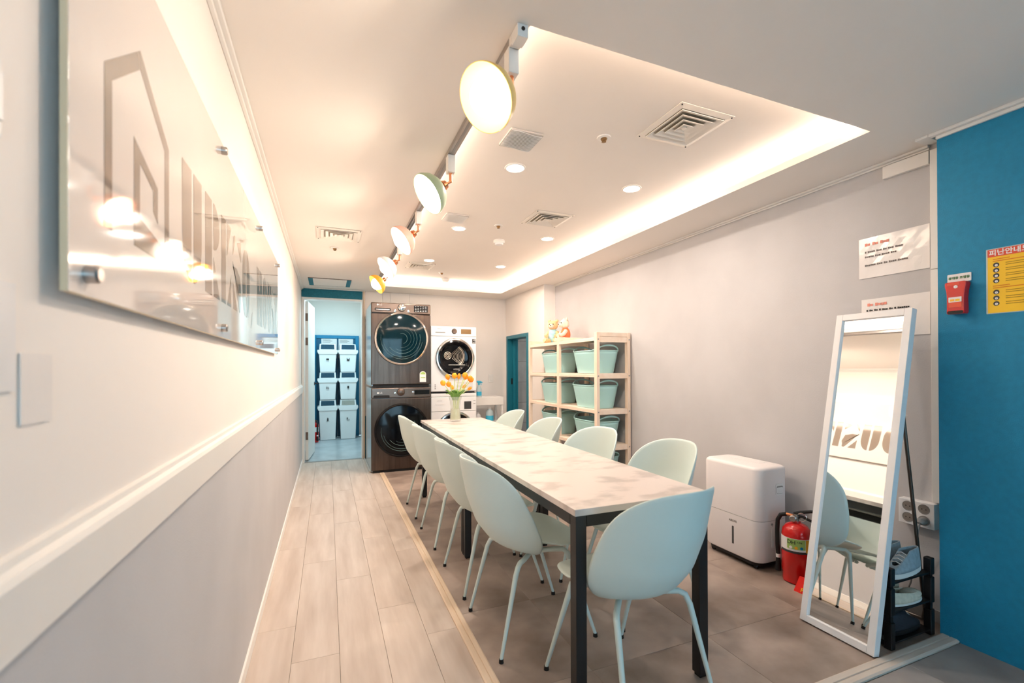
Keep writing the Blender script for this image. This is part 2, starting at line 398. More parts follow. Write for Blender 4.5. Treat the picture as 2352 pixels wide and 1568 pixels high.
# ------------------------------------------------------------------ corridor beyond the door
CYB, CXR, CZ = 8.72, .60, 2.5
cf = struct(bx(XL-.05, YB+.05, -.06, CXR+.3, CYB, -.002).build('floor_corridor', 'corridorfloor'))
struct(bx(CXR, YB+.05, 0, CXR+.1, CYB, CZ).build('wall_corridor_right', 'wallwhite'))
struct(bx(XL-.1, CYB, 0, CXR+.1, CYB+.1, CZ).build('wall_corridor_back', 'wallwhite'))
struct(bx(XL-.1, YB+.1, CZ, CXR+.1, CYB+.1, CZ+.05).build('ceiling_corridor', 'ceil'))
# the corridor is lit from its own ceiling, out of sight behind the door head
area('corridor_lamp_offscreen', (.15, 7.25, CZ-.056), (0, 0, 0), .28, .86, 17, COOL)
d3 = MB(); bx0 = (-.27, .53, 1.81)
d3.box(bx0[0], CYB-.05, 0, bx0[0]+.09, CYB+.001, bx0[2]); d3.box(bx0[1]-.06, CYB-.05, 0, bx0[1], CYB+.001, bx0[2]); d3.box(bx0[0]+.09, CYB-.05, bx0[2]-.055, bx0[1]-.06, CYB+.001, bx0[2])
d3 = struct(d3.build('door_3', 'bluewood', bevel=.004))
bx(-.18, CYB-.03, 0, .165, CYB-.005, 1.755).build('leaf', 'blueleaf', d3, bevel=.003)
bx(.170, CYB-.03, 0, .47, CYB-.005, 1.755).build('leaf', 'blueleaf', d3, bevel=.003)
for z in (.45, .95, 1.5): cyl((.475, CYB-.052, z), (.475, CYB-.052, z+.09), .007).build('hinge', 'bluewood', d3)
for x0, x1, lb in ((-.10, .155, 'white notice sheet taped to the blue corridor door above the left bin stack'), (.185, .43, 'white notice sheet with small print on the blue corridor door above the right bin stack')):
    t = thing('notice_sheet', lb, 'notice', (0, 0, 0))
    bx(x0, CYB-.034, 1.40, x1, CYB-.0305, 1.748).build('sheet', 'paper', t)
    for q in range(3): bx(x0+.02, CYB-.036, 1.725-q*.02, x0+.15+.03*(q % 2), CYB-.034, 1.731-q*.02).build('print_line', 'inkpale', t)
# the tiled bathroom is lit from its own ceiling, out of sight behind the column
area('bathroom_lamp_offscreen', (XS+.7, 6.0, 1.85), (0, 0, 0), .16, .16, 3.2, (1.0, .95, .88), 'DISK')
# open door leaf
dl = thing('door_leaf', 'white door swung open into the corridor with brown hinges', 'door', (DX0+.022, YB+.121, 0), R(84.8))
dl['kind'] = 'structure'; dl.name = 'door_1'
bx(.004, -.019, .012, .685, .019, 2.10).build('panel', 'trimwhite', dl, bevel=.002)
for z in (.28, 1.52, 1.84): 
    h = bx(-.002, -.016, z, .006, .014, z+.10).build('hinge', 'hingebrown', dl)
for s in (-1, 1):
    k = MB().tube([(.63, s*.019, 1.0), (.63, s*.06, 1.0), (.56, s*.065, 1.0)], .009, 10).build('handle', 'black', dl, smooth=True)
    cyl((.63, s*.0185, 1.0), (.63, s*.026, 1.0), .026).build('rosette', 'black', k)

# recycling bins
def make_bin(kind):
    h = {'low': .575, 'mid': .366, 'top': .38}[kind]; w0, w1, dp = .125, .145, .16
    t = thing('recycling_bin', 'x', 'bin')
    m = MB(); vs = []
    for z, s in ((0, 0), (h*.96, 1)):
        a = w0+(w1-w0)*s - .005; d = dp-.02+.02*s
        vs += [(-a, -d, z), (a, -d, z), (a, d, z), (-a, d, z)]
    m.add(vs, [(0,3,2,1),(4,5,6,7),(0,1,5,4),(1,2,6,5),(2,3,7,6),(3,0,4,7)]).build('body', 'binwhite', t, bevel=.012, seg=3)
    m = MB(); m.prism([(-.164, h-.03), (-.142, h-.075), (.142, h-.075), (.164, h-.03), (.160, h), (-.160, h)], -dp-.012, dp+.012, Matrix.Rotation(R(90), 4, 'X'))
    m.build('rim', 'binwhite', t, bevel=.006)
    # hood with opening flap
    m = MB(); hh = .105; y0, y1 = -dp+.005, dp-.005
    m.add([(-.133,y0,h),(.133,y0,h),(.133,y1,h),(-.133,y1,h),(-.126,y0+.03,h+hh),(.126,y0+.03,h+hh),(.126,y1,h+hh),(-.126,y1,h+hh)],
          [(0,3,2,1),(4,5,6,7),(0,1,5,4),(1,2,6,5),(2,3,7,6),(3,0,4,7)]).build('hood', 'binwhite', t, bevel=.008)
    m = MB(); f = lambda s: y0+.03*s-.003
    m.add([(-.108,f(.12),h+.012),(.108,f(.12),h+.012),(.104,f(.86),h+.092),(-.104,f(.86),h+.092),(-.108,f(.12)+.01,h+.012),(.108,f(.12)+.01,h+.012),(.104,f(.86)+.01,h+.092),(-.104,f(.86)+.01,h+.092)],
          [(0,1,2,3),(7,6,5,4),(0,4,5,1),(1,5,6,2),(2,6,7,3),(3,7,4,0)]).build('flap', 'bindark', t)
    return t, h
icons = {
 'PAPER': [[(-.022,-.005),(.022,-.005),(.022,.016),(-.022,.016)], [(-.024,.019),(.024,.019),(.02,.026),(-.02,.026)]],
 'VINYL': [[(-.022,-.014),(.022,-.014),(.022,.022),(.008,.022),(.006,.012),(-.006,.012),(-.008,.022),(-.022,.022)], [(-.022,.022),(-.014,.022),(-.014,.034),(-.022,.034)], [(.014,.022),(.022,.022),(.022,.034),(.014,.034)]],
 'GLASS': [[(-.02,-.012),(-.004,-.012),(-.004,.012),(-.009,.018),(-.009,.034),(-.015,.034),(-.015,.018),(-.02,.012)], [(.004,-.008),(.022,-.008),(.020,.004),(.006,.004)], [(.008,.010),(.020,.010),(.016,.02),(.011,.02)]],
 'CAN': [[(-.014,-.012),(.014,-.012),(.014,.026),(.008,.032),(-.008,.032),(-.014,.026)]],
 'PLASTIC': [[(-.013,-.014),(.013,-.014),(.013,.008),(-.013,.008)], [(-.013,.011),(.013,.011),(.010,.022),(.005,.028),(-.005,.028),(-.010,.022)], [(-.005,.031),(.005,.031),(.005,.038),(-.005,.038)]],
 'TRASH': [[(-.024,-.014),(-.012,-.014),(-.010,.012),(-.006,.012),(-.006,.022),(-.024,.022)], [(-.021,.025),(-.012,.025),(-.012,.034),(-.021,.034)], [(.004,-.014),(.020,-.014),(.024,.004),(.020,.004),(.017,-.010),(.007,-.010),(.004,.004),(.0,.004)]],
}
bx_pos = [(0.0, 'low', 'PLASTIC', 'tall white recycling bin marked with a plastic bottle, floor level left stack', .0),
          (.685, 'mid', 'GLASS', 'white recycling bin marked glass, middle of the left stack', .0), (1.155, 'top', 'PAPER', 'white recycling bin marked with a paper tray symbol, topmost of the left stack', .0),
          (0.0, 'low', 'TRASH', 'tall white bin with pale grey flap and litter symbol, floor level right stack', .3275),
          (.685, 'mid', 'CAN', 'white recycling bin marked with a can, middle of the right stack', .3275), (1.155, 'top', 'VINYL', 'white recycling bin marked with a plastic bag, topmost of the right stack', .3275)]
for z, kind, word, lb, dx in bx_pos:
    t, h = make_bin(kind); t.location = (.003+dx, 8.47, z); tag(t, lb, 'bin', 'stacked recycling bins in the corridor')
    if word == 'TRASH':
        for c in t.children:
            if c.name.startswith('flap'): c.data.materials[0] = MATS['bingrey']
    cz = h*.60 if kind == 'low' else h*.55
    m = MB()
    for p in icons[word]: m.prism(p, 0, .002, T((0, -.1585, cz)) @ FRONT)
    m.build('symbol', 'ink', t)
    text(word, .014, 'ink', t, T((0, -.1595, cz-.028)) @ FRONT)

# ------------------------------------------------------------------ laundry towers
def gon(name, cx, cz, r, prof, n, y, material, parent, smooth=True):
    m = MB().lathe(prof, n, T((cx, y, cz)) @ FRONT, cap=False); return m.build(name, material, parent, smooth=smooth)
def lg(kind, label, loc):
    w, d, h = .69, .77, .985
    t = thing('clothes_dryer' if kind == 'dry' else 'washing_machine', label, 'dryer' if kind == 'dry' else 'washer', loc)
    bx(0, .03, .012, w, d, h-.004).build('cabinet', 'sidegrey', t, bevel=.012, seg=3)
    bx(.0, 0, .03, w, .045, h-.125).build('front_panel', 'steeldark', t, bevel=.008, seg=3)
    bx(.0, -.006, h-.122, w, .045, h).build('control_panel', 'steelpanel', t, bevel=.012, seg=3)
    bx(.02, .02, 0, w-.02, .06, .03).build('plinth', 'black', t)
    up_ = kind == 'dry'
    cx = .345; cz = .568 if up_ else .485
    Rr = .312 if up_ else .315
    # door: ring, glass bowl, drum seen behind the glass
    door = gon('door', cx, cz, Rr, [(Rr-.004, -.004), (Rr, .012), (Rr-.004, .030), (Rr-.016, .038), (Rr-.024, .034), (Rr-.024, .0)], 64, 0, 'chrome' if up_ else 'blackglass', t)
    gon('door_glass', cx, cz, Rr, [(Rr-.024, .026), (.22, .034), (.12, .039), (.001, .040)], 64, 0, 'darkglass' if up_ else 'blackglass', door)
    for q, rr in enumerate((.24, .215, .175, .14, .105, .06)):
        m = MB(); m.tube([(cx+rr*math.cos(a), -.0335-.001*q, cz+rr*math.sin(a)) for a in [R(170+q*23+k*14) for k in range(14)]], .0022, 6); m.build('drum_ring', 'drumdim', door, smooth=True)
    m = MB(); m.prism(rrect(-.095, -.0, .085, .03, .012), 0, .004, T((.135 if up_ else .12, -.006, h-.095 if up_ else h-.115)) @ FRONT); m.build('detergent_drawer', 'black', t)
    if up_: bx(.05, -.012, h-.085, .205, -.009, h-.079).build('drawer_lip', 'chrome', t)
    gon('dial', .348 if up_ else .335, h-.052, .04, [(.042, 0), (.042, .018), (.036, .022), (.001, .022)], 40, -.006, 'chrome' if up_ else 'steelpanel', t)
    gon('dial_rim', .348 if up_ else .335, h-.052, .04, [(.046, 0), (.046, .008), (.040, .008)], 40, -.006, 'black', t)
    for q in ((.27, -.09), (.425, -.09)) if up_ else ((.27, -.065), (.478, -.055)):
        gon('button', q[0], h+q[1], .01, [(.013, 0), (.013, .004), (.001, .005)], 20, -.006, 'chrome', t)
    m = MB(); m.prism(rrect(0, 0, .165 if up_ else .18, .078 if up_ else .052, .004), 0, .003, T((.490 if up_ else .492, -.006, h-.098 if up_ else h-.085)) @ FRONT); dsp = m.build('display', 'blackglass', t)
    if up_:
        for a in range(4):
            for b in range(5): bx(.50+b*.03, -.0102, h-.088+a*.018, .518+b*.03, -.0092, h-.084+a*.018).build('display_mark', 'whiteplastic', dsp)
    gon('emblem', .075, h-.028 if up_ else h-.058, .01, [(.0105, 0), (.0105, .002), (.001, .002)], 20, -.006, 'whiteplastic', t)
    text('LG', .026, 'whiteplastic', t, T((.108, -.0072, h-.028 if up_ else h-.058)) @ FRONT)
    if up_:
        m = MB(); pl = [(-.038, 0), (.038, 0), (.038, .095)] + [(.038*math.cos(R(a)), .095+.034*math.sin(R(a))) for a in range(15, 180, 15)] + [(-.038, .095)]
        m.prism(pl, 0, .002, T((.595, 0, .055)) @ FRONT); e = m.build('energy_label', 'paper', t)
        m = MB(); m.prism([(.03*math.cos(R(a)), .03*math.sin(R(a))) for a in range(0, 181, 15)] + [(-.02, 0), (.02, 0)], .002, .003, T((.595, 0, .148)) @ FRONT); m.build('rating_arc', 'green', e)
        bx(.568, -.0035, .105, .622, -.002, .113).build('print_line', 'green', e)
    else:
        bx(.10, -.0015, .06, .27, .0, .2).build('service_hatch', 'steeldark', t, bevel=.002)
    return t
lg('wash', 'dark brushed steel front loading washer with black round door, standing on the floor', (.464, 5.431, 0))
lg('dry', 'dark brushed steel dryer with teal tinted round door stacked on the dark washer', (.464, 5.431, .992))
def sams(kind, label, loc):
    up_ = kind == 'dry'; w, d, h = .60, .62, .855 if up_ else .845
    t = thing('clothes_dryer' if up_ else 'washing_machine', label, 'dryer' if up_ else 'washer', loc)
    bx(0, .012, .012, w, d, h).build('cabinet', 'whiteenamel', t, bevel=.01, seg=3)
    bx(0, 0, .02, w, .03, h-.13 if up_ else h-.19).build('front_panel', 'whiteenamel', t, bevel=.008, seg=3)
    bx(0, -.004, h-.128 if up_ else h-.188, w, .03, h-.002).build('control_panel', 'whiteenamel', t, bevel=.008, seg=3)
    bx(.02, .02, 0, w-.02, .06, .02).build('plinth', 'black', t)
    cx, cz = .312, .448 if up_ else .40; Rr = .255
    door = gon('door', cx, cz, Rr, [(Rr, -.002), (Rr+.002, .02), (Rr-.008, .034), (Rr-.022, .036), (Rr-.03, .03), (Rr-.03, .0)], 64, 0, 'chrome', t)
    gon('door_collar', cx, cz, Rr, [(Rr-.026, .030), (Rr-.05, .034), (Rr-.075, .022), (Rr-.08, .010)], 64, 0, 'blackglass', door)
    gon('drum', cx, cz, Rr, [(Rr-.08, .012), (Rr-.10, .006), (.02, .005), (.001, .005)], 64, 0, 'blackglass', door)
    if up_:
        for q in range(9):
            rr = .045+.013*q; m = MB(); m.tube([(cx-.07+q*.006+rr*math.cos(a), -.0125, cz+.02+rr*math.sin(a)) for a in [R(-50+k*11) for k in range(11)]], .0026 if q != 7 else .007, 6); m.build('drum_rib', 'drum', door, smooth=True)
        for rr in (.046, .030, .014):
            m = MB(); m.tube([(cx-.10+rr*math.cos(R(a)), -.0145, cz+.03+rr*math.sin(R(a))) for a in range(0, 361, 20)], .0042, 6); m.build('drum_hub', 'drum', door, smooth=True)
        bx(cx-.09, -.017, cz-.095, cx+.13, -.013, cz-.083).build('filter_lip', 'drum', door)
        text('SAMSUNG', .018, 'whiteplastic', door, T((cx+.01, -.0345, cz-.205+.06)) @ FRONT)
    m = MB(); m.prism(rrect(0, 0, .13 if up_ else .115, .010 if up_ else .022, .004), 0, .003, T((.055, -.004, h-.085 if up_ else h-.10)) @ FRONT); m.build('drawer_grip', 'greyplastic' if up_ else 'whiteplastic', t)
    text('SAMSUNG', .013, 'greyplastic', t, T((.11, -.0045, h-.035 if up_ else h-.05)) @ FRONT)
    if up_:
        gon('dial', .302, h-.062, .03, [(.031, 0), (.031, .012), (.024, .020), (.001, .018)], 32, -.004, 'hingebrown', t)
        gon('dial_rim', .302, h-.062, .03, [(.036, 0), (.036, .005), (.030, .005)], 32, -.004, 'chrome', t)
        m = MB(); m.prism(rrect(0, 0, .135, .062, .004), 0, .003, T((.392, -.004, h-.094)) @ FRONT); m.build('display', 'brass', t)
        s = bx(.545, -.003, h-.216, .588, 0.001, h-.158).build('warranty_sticker', 'black', t); text('10', .036, 'paper', s, T((.5665, -.0036, h-.176)) @ FRONT)
        bx(.55, -.0036, h-.211, .583, -.003, h-.203).build('print_line', 'paper', s)
        for q in range(6): bx(.33, -.0015, .04+q*.018, .55, .0005, .043+q*.018).build('vent_line', 'greyplastic', t)
        bx(.02, -.001, .02, .56, .0005, .022).build('kick_line', 'greyplastic', t)
        for q in range(3): bx(.045, -.0015, .05+q*.024, .058, .0005, .062+q*.024).build('print_mark', 'inkpale', t)
    else:
        m = MB(); m.prism(rrect(0, 0, .095, .10, .003), 0, .003, T((.432, -.004, h-.165)) @ FRONT); m.build('display', 'darkgrey', t)
        for q in range(2): bx(.555, -.0045, h-.06-q*.04, .585, -.0035, h-.055-q*.04).build('print_mark', 'inkpale', t)
    return t
sams('wash', 'white front loading washer under the white dryer, behind the vase', (1.215, 5.70, 0))
st = thing('stacking_shelf', 'thin white stacking shelf between the white washer and dryer', 'shelf', (1.215, 5.70, .847))
bx(0, 0, 0, .60, .6, .042).build('tray', 'whiteenamel', st, bevel=.004); bx(.01, .004, .042, .59, .58, .048).build('rubber_edge', 'black', st)
sams('dry', 'white dryer with chrome ringed round door stacked above the white washer', (1.215, 5.70, .896))

# cart with bottles beside the white tower
ct = thing('side_cart', 'white slim side cart with open lower shelf beside the white washer', 'cart', (2.04, 6.05, 0))
for x in (-.18, .22):
    for y in (-.11, .15): bx(x, y, .0, x+.025, y+.025, .80).build('post', 'trimwhite', ct)
for z in (.10, .44): bx(-.18, -.11, z, .245, .175, z+.018).build('shelf', 'trimwhite', ct)
bx(-.185, -.118, .70, .25, .18, .81).build('top_tray', 'trimwhite', ct, bevel=.004)
sp = thing('spray_bottle', 'clear spray bottle with bright blue trigger and label on the cart top', 'bottle', (1.955, 6.02, .811))
MB().lathe([(.036, 0), (.036, .10), (.03, .13), (.014, .16), (.013, .175)], 20).build('bottle', 'clearplastic', sp, smooth=True)
MB().lathe([(.0372, .02), (.0372, .075)], 20, cap=False).build('label', 'spraycyan', sp, smooth=True)
hd = MB().tube([(-.03, 0, .205), (-.02, 0, .212), (.02, 0, .21), (.05, 0, .20)], [.01, .016, .014, .008], 10); hd.lathe([(.016, .17), (.016, .19), (.011, .20)], 14); hd.build('spray_head', 'spraycyan', sp, smooth=True)
MB().tube([(.02, 0, .20), (.032, 0, .18), (.03, 0, .165)], .005, 6).build('trigger', 'spraycyan', sp, smooth=True)
b2 = thing('detergent_bottle', 'clear detergent bottle with blue label on the lower cart shelf', 'bottle', (2.11, 6.02, .459))
MB().lathe([(.055, 0), (.055, .12), (.045, .155), (.02, .18)], 24).build('bottle', 'clearplastic', b2, smooth=True)
MB().lathe([(.0562, .02), (.0562, .09)], 24, cap=False).build('label', 'spraycyan', b2, smooth=True)
MB().lathe([(.021, .18), (.021, .205), (.019, .208)], 16).build('cap', 'whiteplastic', b2, smooth=True)
b3 = tag(MB().lathe([(.04, 0), (.04, .09), (.03, .11), (.016, .12), (.016, .14)], 20).build('small_bottle', 'whiteplastic', smooth=True), 'small white bottle on the lower cart shelf beside the washer', 'bottle'); b3.location = (1.94, 6.03, .459)
sw = thing('wall_switch', 'white wall switch on the back wall above the side cart', 'switch', (2.266, YB, 1.064))
bx(-.037, -.010, -.06, .037, -.0005, .06).build('plate', 'trimwhite', sw, bevel=.003); bx(-.018, -.014, -.035, .018, -.009, .035).build('rocker', 'trimwhite', sw, bevel=.002)

# ------------------------------------------------------------------ pine shelf with baskets
SX0, SX1 = 2.275, 2.645
SY = [3.555, 4.290, 5.025]; LV = [.15, .485, .82, 1.152, 1.49]
sh = thing('storage_shelf', 'pale pine storage shelf holding mint baskets against the grey wall', 'shelf', (0, 0, 0))
for y in SY:
    for x in (SX0, SX1-.03): bx(x, y-.022, 0, x+.032, y+.022, 1.535).build('post', 'pine', sh, bevel=.002)
    for z in LV: bx(SX0+.032, y-.016, z-.045, SX1-.03, y+.016, z+.005).build('cross_rail', 'pineh', sh, bevel=.002)
    bx(SX0+.032, y-.016, 1.497, SX1-.03, y+.016, 1.535).build('top_rail', 'pineh', sh, bevel=.002)
for i in range(2):
    for z in LV:
        for q in range(2):
            w = (SX1-SX0-.012)/2; x = SX0+.004+q*(w+.004)
            bx(x, SY[i]+.024, z-.018, x+w, SY[i+1]-.024, z).build('shelf_board', 'pineh', sh, bevel=.002)
        bx(SX0+.002, SY[i]+.023, z-.032, SX0+.02, SY[i+1]-.023, z-.0185).build('front_rail', 'pineh', sh)
for z in LV:
    for x in (SX0+.016, SX1-.014): cyl((x, SY[0]-.0225, z-.02), (x, SY[0]-.026, z-.02), .006, n=10).build('bolt', 'greyplastic', sh)
def make_basket():
    t = thing('laundry_basket', 'x', 'basket')
    L0, W0, L1, W1, Hh = .205, .125, .250, .158, .212
    def rad(a, L, W, p=3.2):
        c, s = abs(math.cos(a)), abs(math.sin(a)); k = ((c/W)**p + (s/L)**p)**(-1/p); return k*math.cos(a), k*math.sin(a)
    n = 64; rows = 7; m = MB(); vs = []
    def rimz(a):
        e = abs(math.sin(a)); return max(0, (e-.80)/.20)
    for i in range(rows+1):
        s = i/rows
        for j in range(n):
            a = 2*math.pi*j/n; x, y = rad(a, L0+(L1-L0)*s, W0+(W1-W0)*s)
            z = .004+Hh*s
            hz = rimz(a)
            if s > .8: z += (s-.8)/.2*(.0-.0)*hz
            vs.append((x, y, z))
    fs = [(i*n+j, i*n+(j+1) % n, (i+1)*n+(j+1) % n, (i+1)*n+j) for i in range(rows) for j in range(n)] + [tuple(range(n-1, -1, -1))]
    m.add(vs, fs).build('tub', 'basket', t, smooth=True, solid=.006)
    # rolled rim, and an arched loop handle at each end
    m = MB(); m.tube([(*rad(2*math.pi*j/n, L1+.002, W1+.002), .004+Hh) for j in range(n+1)], .0055, 8, cap=False); m.build('rim', 'basket', t, smooth=True)
    for s in (-1, 1):
        K = 18; vs = []; 
        for i in range(K+1):
            u = -1+2*i/K; a = math.pi/2*s + u*.78*s; x, y = rad(a, L1+.002, W1+.002)
            f = math.cos(u*math.pi/2)**1.3 if abs(u) < 1 else 0
            o_ = .004+Hh+.060*(math.cos(u*math.pi/2)**1.6 if abs(u) < 1 else 0)
            ui = max(0, 1-(u/.58)**2); inner = .004+Hh+.002+.040*math.sqrt(ui)
            vs.append((x, y, o_)); vs.append((x, y, min(inner, max(o_-.010, .004+Hh-.004))))
        fs = [(2*i, 2*i+1, 2*i+3, 2*i+2) for i in range(K)]
        MB().add(vs, fs).build('handle', 'basket', t, smooth=True, solid=.011)
    return t
bk0 = make_basket(); first = [True]
words = {1.152: 'top row', .82: 'middle row', .485: 'third row', .15: 'bottom row'}
for z in (1.152, .82, .485, .15):
    for i, yc in ((0, 3.845), (1, 4.60)):
        if z == .15 and i == 1: continue
        b = bk0 if first[0] else copy_tree(bk0); first[0] = False
        b.location = (2.452, yc+random.uniform(-.02, .02)-(.03 if z == 1.152 and i == 1 else 0), z+.001); b.rotation_euler = (0, 0, R(random.uniform(-3, 3)))
        tag(b, ('mint laundry basket, %s of the pine shelf, ' % words[z]) + ('end near the dehumidifier' if i == 0 else 'end near the blue doorway'), 'basket', 'mint laundry baskets on the shelf')
def bear(name, label, loc, rz, fur, face, cloth, look):
    t = thing(name, label, 'soft toy', loc, rz)
    b = MB().ball((0, 0, .085), .062, .055, .085).build('body', cloth, t, smooth=True)
    h = MB().ball((0, -.008, .205), .058, .052, .055).build('head', fur, t, smooth=True)
    MB().ball((look*.012, -.055, .192), .030, .026, .024).build('muzzle', face, h, smooth=True)
    for s in (-1, 1):
        MB().ball((s*.046, .0, .252), .02, .012, .02).build('ear', fur, h, smooth=True)
        MB().ball((s*.022+look*.012, -.058, .214), .0065, .005, .0065, 8, 6).build('eye', 'black', h, smooth=True)
        MB().tube([(s*.05, -.01, .125), (s*.072, -.045, .085), (s*.05, -.072, .075)], [.022, .022, .020], 10).build('arm', fur, t, smooth=True)
        MB().tube([(s*.035, -.02, .03), (s*.06, -.085, .026), (s*.065, -.105, .035)], [.028, .026, .024], 10).build('leg', fur, t, smooth=True)
    MB().ball((look*.012, -.080, .198), .008, .006, .006, 8, 6).build('nose', 'black', h, smooth=True)
    return t
bear('teddy_bear', 'tan teddy bear in a pale blue patterned shirt sitting on the shelf top', (2.40, 4.63, 1.492), R(-50), 'furtan', 'furcream', 'clothblue', 0)
bear('teddy_bear', 'cream teddy bear in an orange outfit leaning on the tan bear', (2.44, 4.418, 1.492), R(-100), 'furcream', 'furcream', 'clothorange', .5)

# ------------------------------------------------------------------ tables
TZ = .72; TR = R(-.66)
def table(label, cx, cy, L, material='marble'):
    t = thing('dining_table', label, 'table', (cx, cy, 0), TR, 'long dining tables set end to end')
    w = .30
    bx(-w, -L/2+.001, TZ-.024, w, L/2-.001, TZ).build('tabletop', material, t, bevel=.002)
    f = .042
    for sx in (-1, 1):
        for sy in (-1, 1):
            x, y = sx*(w-.008-f/2), sy*(L/2-.010-f/2); bx(x-f/2, y-f/2, .012, x+f/2, y+f/2, TZ-.025).build('leg', 'blackmetal', t, bevel=.002)
            bx(x-f/2+.006, y-f/2+.006, 0, x+f/2-.006, y+f/2-.006, .012).build('foot', 'rubber', t)
        bx(sx*(w-.008)-(f if sx > 0 else 0), -L/2+.011+f, TZ-.066, sx*(w-.008)+(f if sx < 0 else 0), L/2-.011-f, TZ-.025).build('side_rail', 'blackmetal', t)
    for sy in (-1, 1):
        y = sy*(L/2-.010-f/2); bx(-w+.009+f, y-f/2, TZ-.066, w-.009-f, y+f/2, TZ-.025).build('end_rail', 'blackmetal', t)
    return t
table('marble topped table with black steel legs, half with the end chair', 1.087, 2.078, 1.472)
table('marble topped table with black steel legs, half carrying the tulip vase', 1.105, 3.551, 1.472)

# ------------------------------------------------------------------ chairs
def make_chair():
    t = thing('dining_chair', 'x', 'chair')
    Z0, HH, D0 = .366, .446, .33
    P = [(0, .30), (.03, .235), (.08, .18), (.16, .135), (.33, .078), (.6, .034), (1, 0)]
    def dprof(t_):
        for (a, x), (b, y) in zip(P, P[1:]):
            if t_ <= b:
                s = (t_-a)/(b-a); return x+(y-x)*s
        return 0
    def back(a, b):
        r = math.hypot(a, b); k = 1.0
        if r > 1e-6:
            c, s = abs(a/r), abs(b/r); k = (c**3.3+s**3.3)**(-1/3.3)
        a, b = a*k, b*k; tt = (b+1)/2
        x = .243*a*(1-.04*(b+.1) - .06*max(0, -b)); z = Z0+HH*tt
        q = abs(x)/.243
        d = dprof(tt)+.218*q**2.1*(1-.28*tt)
        return (x, d-D0, z)
    MB().disc(back, 9, 40).build('backrest', 'mint', t, smooth=True, solid=.011, sub=1)
    def seat(a, b):
        r = math.hypot(a, b); k = 1.0
        if r > 1e-6:
            c, s = abs(a/r), abs(b/r); k = (c**2.5+s**2.5)**(-1/2.5)
        a, b = a*k, b*k
        d = .380+.190*b+.15*a*a*max(0, -b); x = .238*a*(1-.10*max(0, -b)-.06*max(0, b))
        z = .432 + .016*abs(a)**2 - .030*max(0, (b-.35)/.65)**2 + .010*max(0, -b-.3) - .035*max(0, abs(a)-.82)*max(0, b+.3)
        return (x, d-D0, z)
    MB().disc(seat, 9, 40).build('seat', 'mint', t, smooth=True, solid=.011, sub=1)
    for s in (-1, 1):
        for path in ([(.04, .32, .356), (.12, .25, .360), (.158, .215, .366), (.174, .198, .356), (.182, .184, .325), (.215, .105, .012)],
                     [(.04, .35, .356), (.12, .40, .385), (.156, .424, .395), (.172, .438, .383), (.177, .446, .350), (.205, .560, .012)]):
            p = [(s*x, d-D0, z) for x, d, z in path]
            lg_ = MB().tube(p, [.0115, .0115, .0115, .0115, .0112, .0072], 12).build('leg', 'mintmetal', t, smooth=True)
            a, b = Vector(p[-1]), Vector((p[-1][0], p[-1][1], 0)); q = MB().tube([(a.x, a.y, .016), (a.x, a.y, .0)], [.0095, .0105], 10); q.build('foot_cap', 'rubber', lg_, smooth=True)
    return t
ch0 = make_chair(); used = [False]
def put_chair(x, y, rz, label, group):
    c = ch0 if not used[0] else copy_tree(ch0); used[0] = True
    c.location = (x, y, 0); c.rotation_euler = (0, 0, rz); tag(c, label, 'chair', group); return c
ordw = ['nearest the dark washer', 'second from the dark washer', 'third from the dark washer', 'fourth from the dark washer']
for k, (x, y, a) in enumerate([(.880, 3.875, -90), (.880, 3.205, -89), (.884, 2.50, -90), (.880, 1.950, -90)]):
    put_chair(x, y, R(a), 'mint shell chair on the oak passage side of the table, '+ordw[k], 'chairs around the long table')
ordw = ['nearest the blue doorway', 'second from the blue doorway', 'third from the blue doorway', 'beside the white dehumidifier']
for k, (x, y, a) in enumerate([(1.39, 3.96, 90), (1.385, 3.22, 90), (1.405, 2.505, 100), (1.478, 1.935, 90)]):
    put_chair(x, y, R(a), 'mint shell chair on the grey wall side of the table, '+ordw[k], 'chairs around the long table')
put_chair(1.045, 1.432, R(9), 'mint shell chair at the end of the table, turned slightly', 'chairs around the long table')

# ------------------------------------------------------------------ vase and tulips
VX, VY = 1.092, 4.07
vs_ = thing('flower_vase', 'clear flared glass vase on the far table holding orange tulips', 'vase', (VX, VY, TZ))
MB().lathe([(.001, .004), (.050, .004), (.052, .012), (.047, .08), (.044, .13), (.052, .19), (.064, .228), (.061, .228), (.049, .19), (.041, .13), (.044, .08), (.048, .016), (.001, .012)], 40, cap=False).build('glass', 'vaseglass', vs_, smooth=True)
MB().lathe([(.001, .0125), (.047, .0165), (.0435, .08), (.0415, .115), (.001, .116)], 32, cap=False).build('water', 'water', vs_, smooth=True)
tul = [(-.105, -.02, .335, 1.15), (-.070, -.066, .325, 1.1), (-.062, .01, .385, 1.0), (-.012, -.02, .395, 1.15), (.032, .0, .39, .75), (.075, -.03, .40, 1.15), (.098, .02, .385, 1.0), (.115, -.04, .375, 1.05), (.145, .02, .36, 1.05), (.135, .05, .285, .7), (-.005, .06, .29, .65), (.09, .06, .30, .65)]
